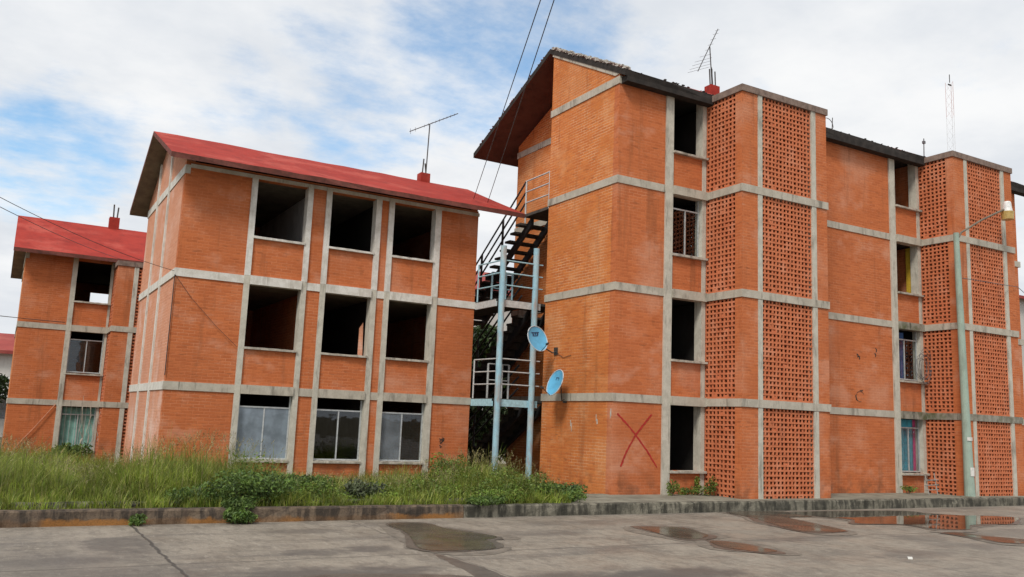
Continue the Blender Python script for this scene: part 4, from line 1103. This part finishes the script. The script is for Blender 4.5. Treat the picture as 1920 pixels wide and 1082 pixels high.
parts = [tufts(4300, (-2.5, 12.0), (15.35, 18.2), 11, lambda x, y: hmax(x)*(1 if y > 15.8 else .55), 1),
         tufts(1500, (-2.5, 12.2), (18.2, 21.05), 9, lambda x, y: hmax(x)*.8, 2),
         tufts(1700, (-7, 3.1), (18.2, 34.3), 9, lambda x, y: .75 if x < 1.6 else .55, 3),
         tufts(700, (-2.5, 11.8), (14.85, 15.4), 8, lambda x, y: .3 if x < 8 else .34, 4),
         tufts(520, (-2.5, 11.4), (14.76, 15.45), 8, lambda x, y: .3 if math.sin(x*3.1)+math.sin(x*7.7+y*5) > .1+max(0, 2.8-x)*.6 else .07, 8),
         tufts(60, (12.5, 30), (16.2, 16.6), 6, lambda x, y: .22 if random.random() < .5 else .08, 6),
         tufts(420, (11.2, 13.4), (19.9, 30), 8, lambda x, y: .35, 7)]
V = np.concatenate([p_[0] for p_ in parts]); offs = np.cumsum([0]+[len(p_[0]) for p_ in parts[:-1]]); F = np.concatenate([p_[1]+o_ for p_, o_ in zip(parts, offs)])
tag(np_mesh('tall_grass', V, F, 'grass'), 'tall unmown green grass growing along the kerb before the left blocks', 'grass', kind='stuff')
V, F = tufts(1700, (-2.5, 11.6), (15.4, 19.5), 3, lambda x, y: hmax(x)*1.08, 9, True)
tag(np_mesh('dry_grass', V, F, 'straw'), 'dry yellow grass stalks standing among the tall green grass', 'grass', kind='stuff')

# seed heads: thin stalks with a loose pale plume
def plumes(n_, seed):
    r_ = np.random.default_rng(seed); Vs, Fs = [], []; k = 0
    while k < n_:
        x = r_.uniform(-2, 10.8); y = r_.uniform(15.6, 18.2); h = hmax(x)*r_.uniform(.95, 1.3)
        k += 1
        if h < .25: continue
        a = r_.uniform(0, 6.28); tip = np.array([x+math.cos(a)*h*.2, y+math.sin(a)*h*.2, gz(y)+h]); d = np.array([math.cos(a)*.5, math.sin(a)*.5, .8]); d /= np.linalg.norm(d)
        for q in range(9):
            c = tip-d*q*.018; t = r_.normal(size=3); t /= np.linalg.norm(t); u_ = np.cross(t, d); u_ /= np.linalg.norm(u_)+1e-6
            l = .012+.003*q; w_ = .004
            e = c+(d*.5+t)*l; i0 = len(Vs)
            Vs += [c-u_*w_, c+u_*w_, e+u_*w_, e-u_*w_]; Fs.append((i0, i0+1, i0+2, i0+3))
    return np.array(Vs), np.array(Fs)
V, F = plumes(1300, 21)
tag(np_mesh('seed_heads', V, F, 'straw'), 'pale seed heads on the tips of the tall green grass', 'grass', kind='stuff')
# broad leaved undergrowth through the right half of the strip
def undergrowth(n_, seed):
    r_ = np.random.default_rng(seed); Vs, Fs = [], []; k = 0
    while k < n_:
        x = r_.uniform(3.9, 11.4); y = 15.2+3.2*r_.random()**1.3
        cl = .5+.5*math.sin(x*3.3+1.1*math.sin(y*2.6))*math.sin(y*2.9+x*1.9)
        k += 1
        z = gz(y)+max(.05, hmax(x))*(.25+.75*cl)*r_.random()**.7
        if r_.random() > .35+.65*cl or x > 10.35+(y-15.2)*1.05: continue
        t = r_.normal(size=3); t[2] *= .6; t /= np.linalg.norm(t); q = np.cross(t, r_.normal(size=3)); q /= np.linalg.norm(q)
        s_ = r_.uniform(.016, .04); c = np.array([x, y, z]); i0 = len(Vs)
        Vs += [c-t*s_, c+q*s_*.45, c+t*s_, c-q*s_*.45]; Fs.append((i0, i0+1, i0+2, i0+3))
    return np.array(Vs), np.array(Fs)
V, F = undergrowth(30000, 31)
tag(np_mesh('undergrowth', V, F, 'weed_light'), 'low broad leaved undergrowth growing through the grass along the kerb', 'undergrowth', kind='stuff')

# leafy weeds: each clump a plant
def weed(x, y, z, w_, h_, n_, mat, label, seed, size=.045, blobs=None, name='weed_clump'):
    o = thing(name, (x, y, z), label, 'weed')
    rr_ = random.Random(seed); m = MB()
    bl = blobs or [(x+rr_.uniform(-.5, .5)*w_, y+rr_.uniform(-.35, .35)*w_, z+h_*rr_.uniform(.3, .75), w_*.36, h_*.35) for _ in range(7)]
    for b in bl:
        m.tube([(x+rr_.uniform(-.06, .06), y+rr_.uniform(-.06, .06), z-.02), ((x+b[0])/2, (y+b[1])/2, z+(b[2]-z)*.6), (b[0], b[1], b[2])], .008, 5, r1=.003)
    m.build('stem', 'trunk', o); foliage('leaves', o, mat, bl, n_, size, seed)
    return o
weed(3.55, 15.0, .02, 1.1, .45, 5200, 'weed', 'dark leafy weed spilling over the kerb onto the street', 1, .034,
     [(3.6, 15.0, .42, .5, .2), (4.2, 15.05, .38, .45, .2), (3.2, 15.15, .2, .35, .22), (3.7, 15.1, .25, .4, .25), (4.1, 15.25, .22, .35, .22), (3.55, 14.72, .08, .28, .12), (3.45, 14.5, -.06, .2, .12), (3.62, 14.48, -.1, .16, .09), (2.8, 15.3, .15, .35, .14)])
weed(5.0, 16.1, 0, .9, .5, 2400, 'weed', 'dark broad leaved weed below the middle column of the left block', 2, .034)
weed(6.0, 15.5, 0, .55, .42, 1000, 'weed_grey', 'greyish weed clump at the kerb below the second window', 3, .035)
weed(8.6, 15.15, 0, .8, .35, 1500, 'weed_light', 'yellowish low weed clump trailing over the kerb', 4, .035)
weed(8.05, 14.75, 0, .5, .22, 700, 'weed', 'small dark weed trailing over the kerb top', 8, .035)
weed(10.2, 15.4, 0, .9, .35, 1500, 'weed', 'bright leafy weed before the right blue post', 5, .04)
weed(14.75, 16.25, 0, .8, .4, 900, 'weed_light', 'leafy weed at the foot of the nearer lattice tower', 6, .03, [(14.9, 16.3, .12, .22, .14), (14.6, 16.4, .1, .2, .12), (15.05, 16.15, .3, .12, .2), (14.4, 16.45, .1, .15, .1), (15.0, 16.2, .18, .18, .16), (14.75, 16.35, .28, .08, .2)])
weed(2.05, 14.5, -.2, .22, .16, 260, 'weed', 'small weed rooted at the foot of the kerb on the left', 7, .03)
weed(13.95, 16.35, 0, .25, .4, 260, 'weed_light', 'thin weed growing at the foot of the right block column', 9, .03)
weed(22.6, 16.3, 0, .3, .25, 200, 'weed_light', 'tiny weed at the foot of the farther column', 10, .03)
weed(9.3, 18.2, 0, .9, .75, 1200, 'weed_light', 'tall pale weed before the left blue post', 11, .04)
weed(2.3, 33.6, -.4, .9, .7, 1200, 'weed', 'dark shrub under the teal curtained window of the far left block', 12, .06)
# dead creeper by the far-left window
m = MB(); rr = random.Random(4)
for i in range(6):
    x = 3.0+rr.uniform(-.25, .25); pts = [(x, 33.9, -.4)]
    for k in range(6): x += rr.uniform(-.15, .12); pts.append((x, 34.0+rr.uniform(-.1, .1), -.4+(k+1)*rr.uniform(.25, .38)))
    m.tube(pts, .02, 5, r1=.006)
tag(m.build('dead_creeper', 'conc'), 'bare pale dead creeper climbing beside the teal curtained window', 'creeper')
m = MB(); m.prism([(11.88, 8.6, -.199), (11.92, 8.64, -.199), (11.97, 8.59, -.199), (11.93, 8.56, -.199)], (.005, .01, .028))
tag(m.build('litter', 'paper'), 'crumpled scrap of white litter on the street', 'litter')
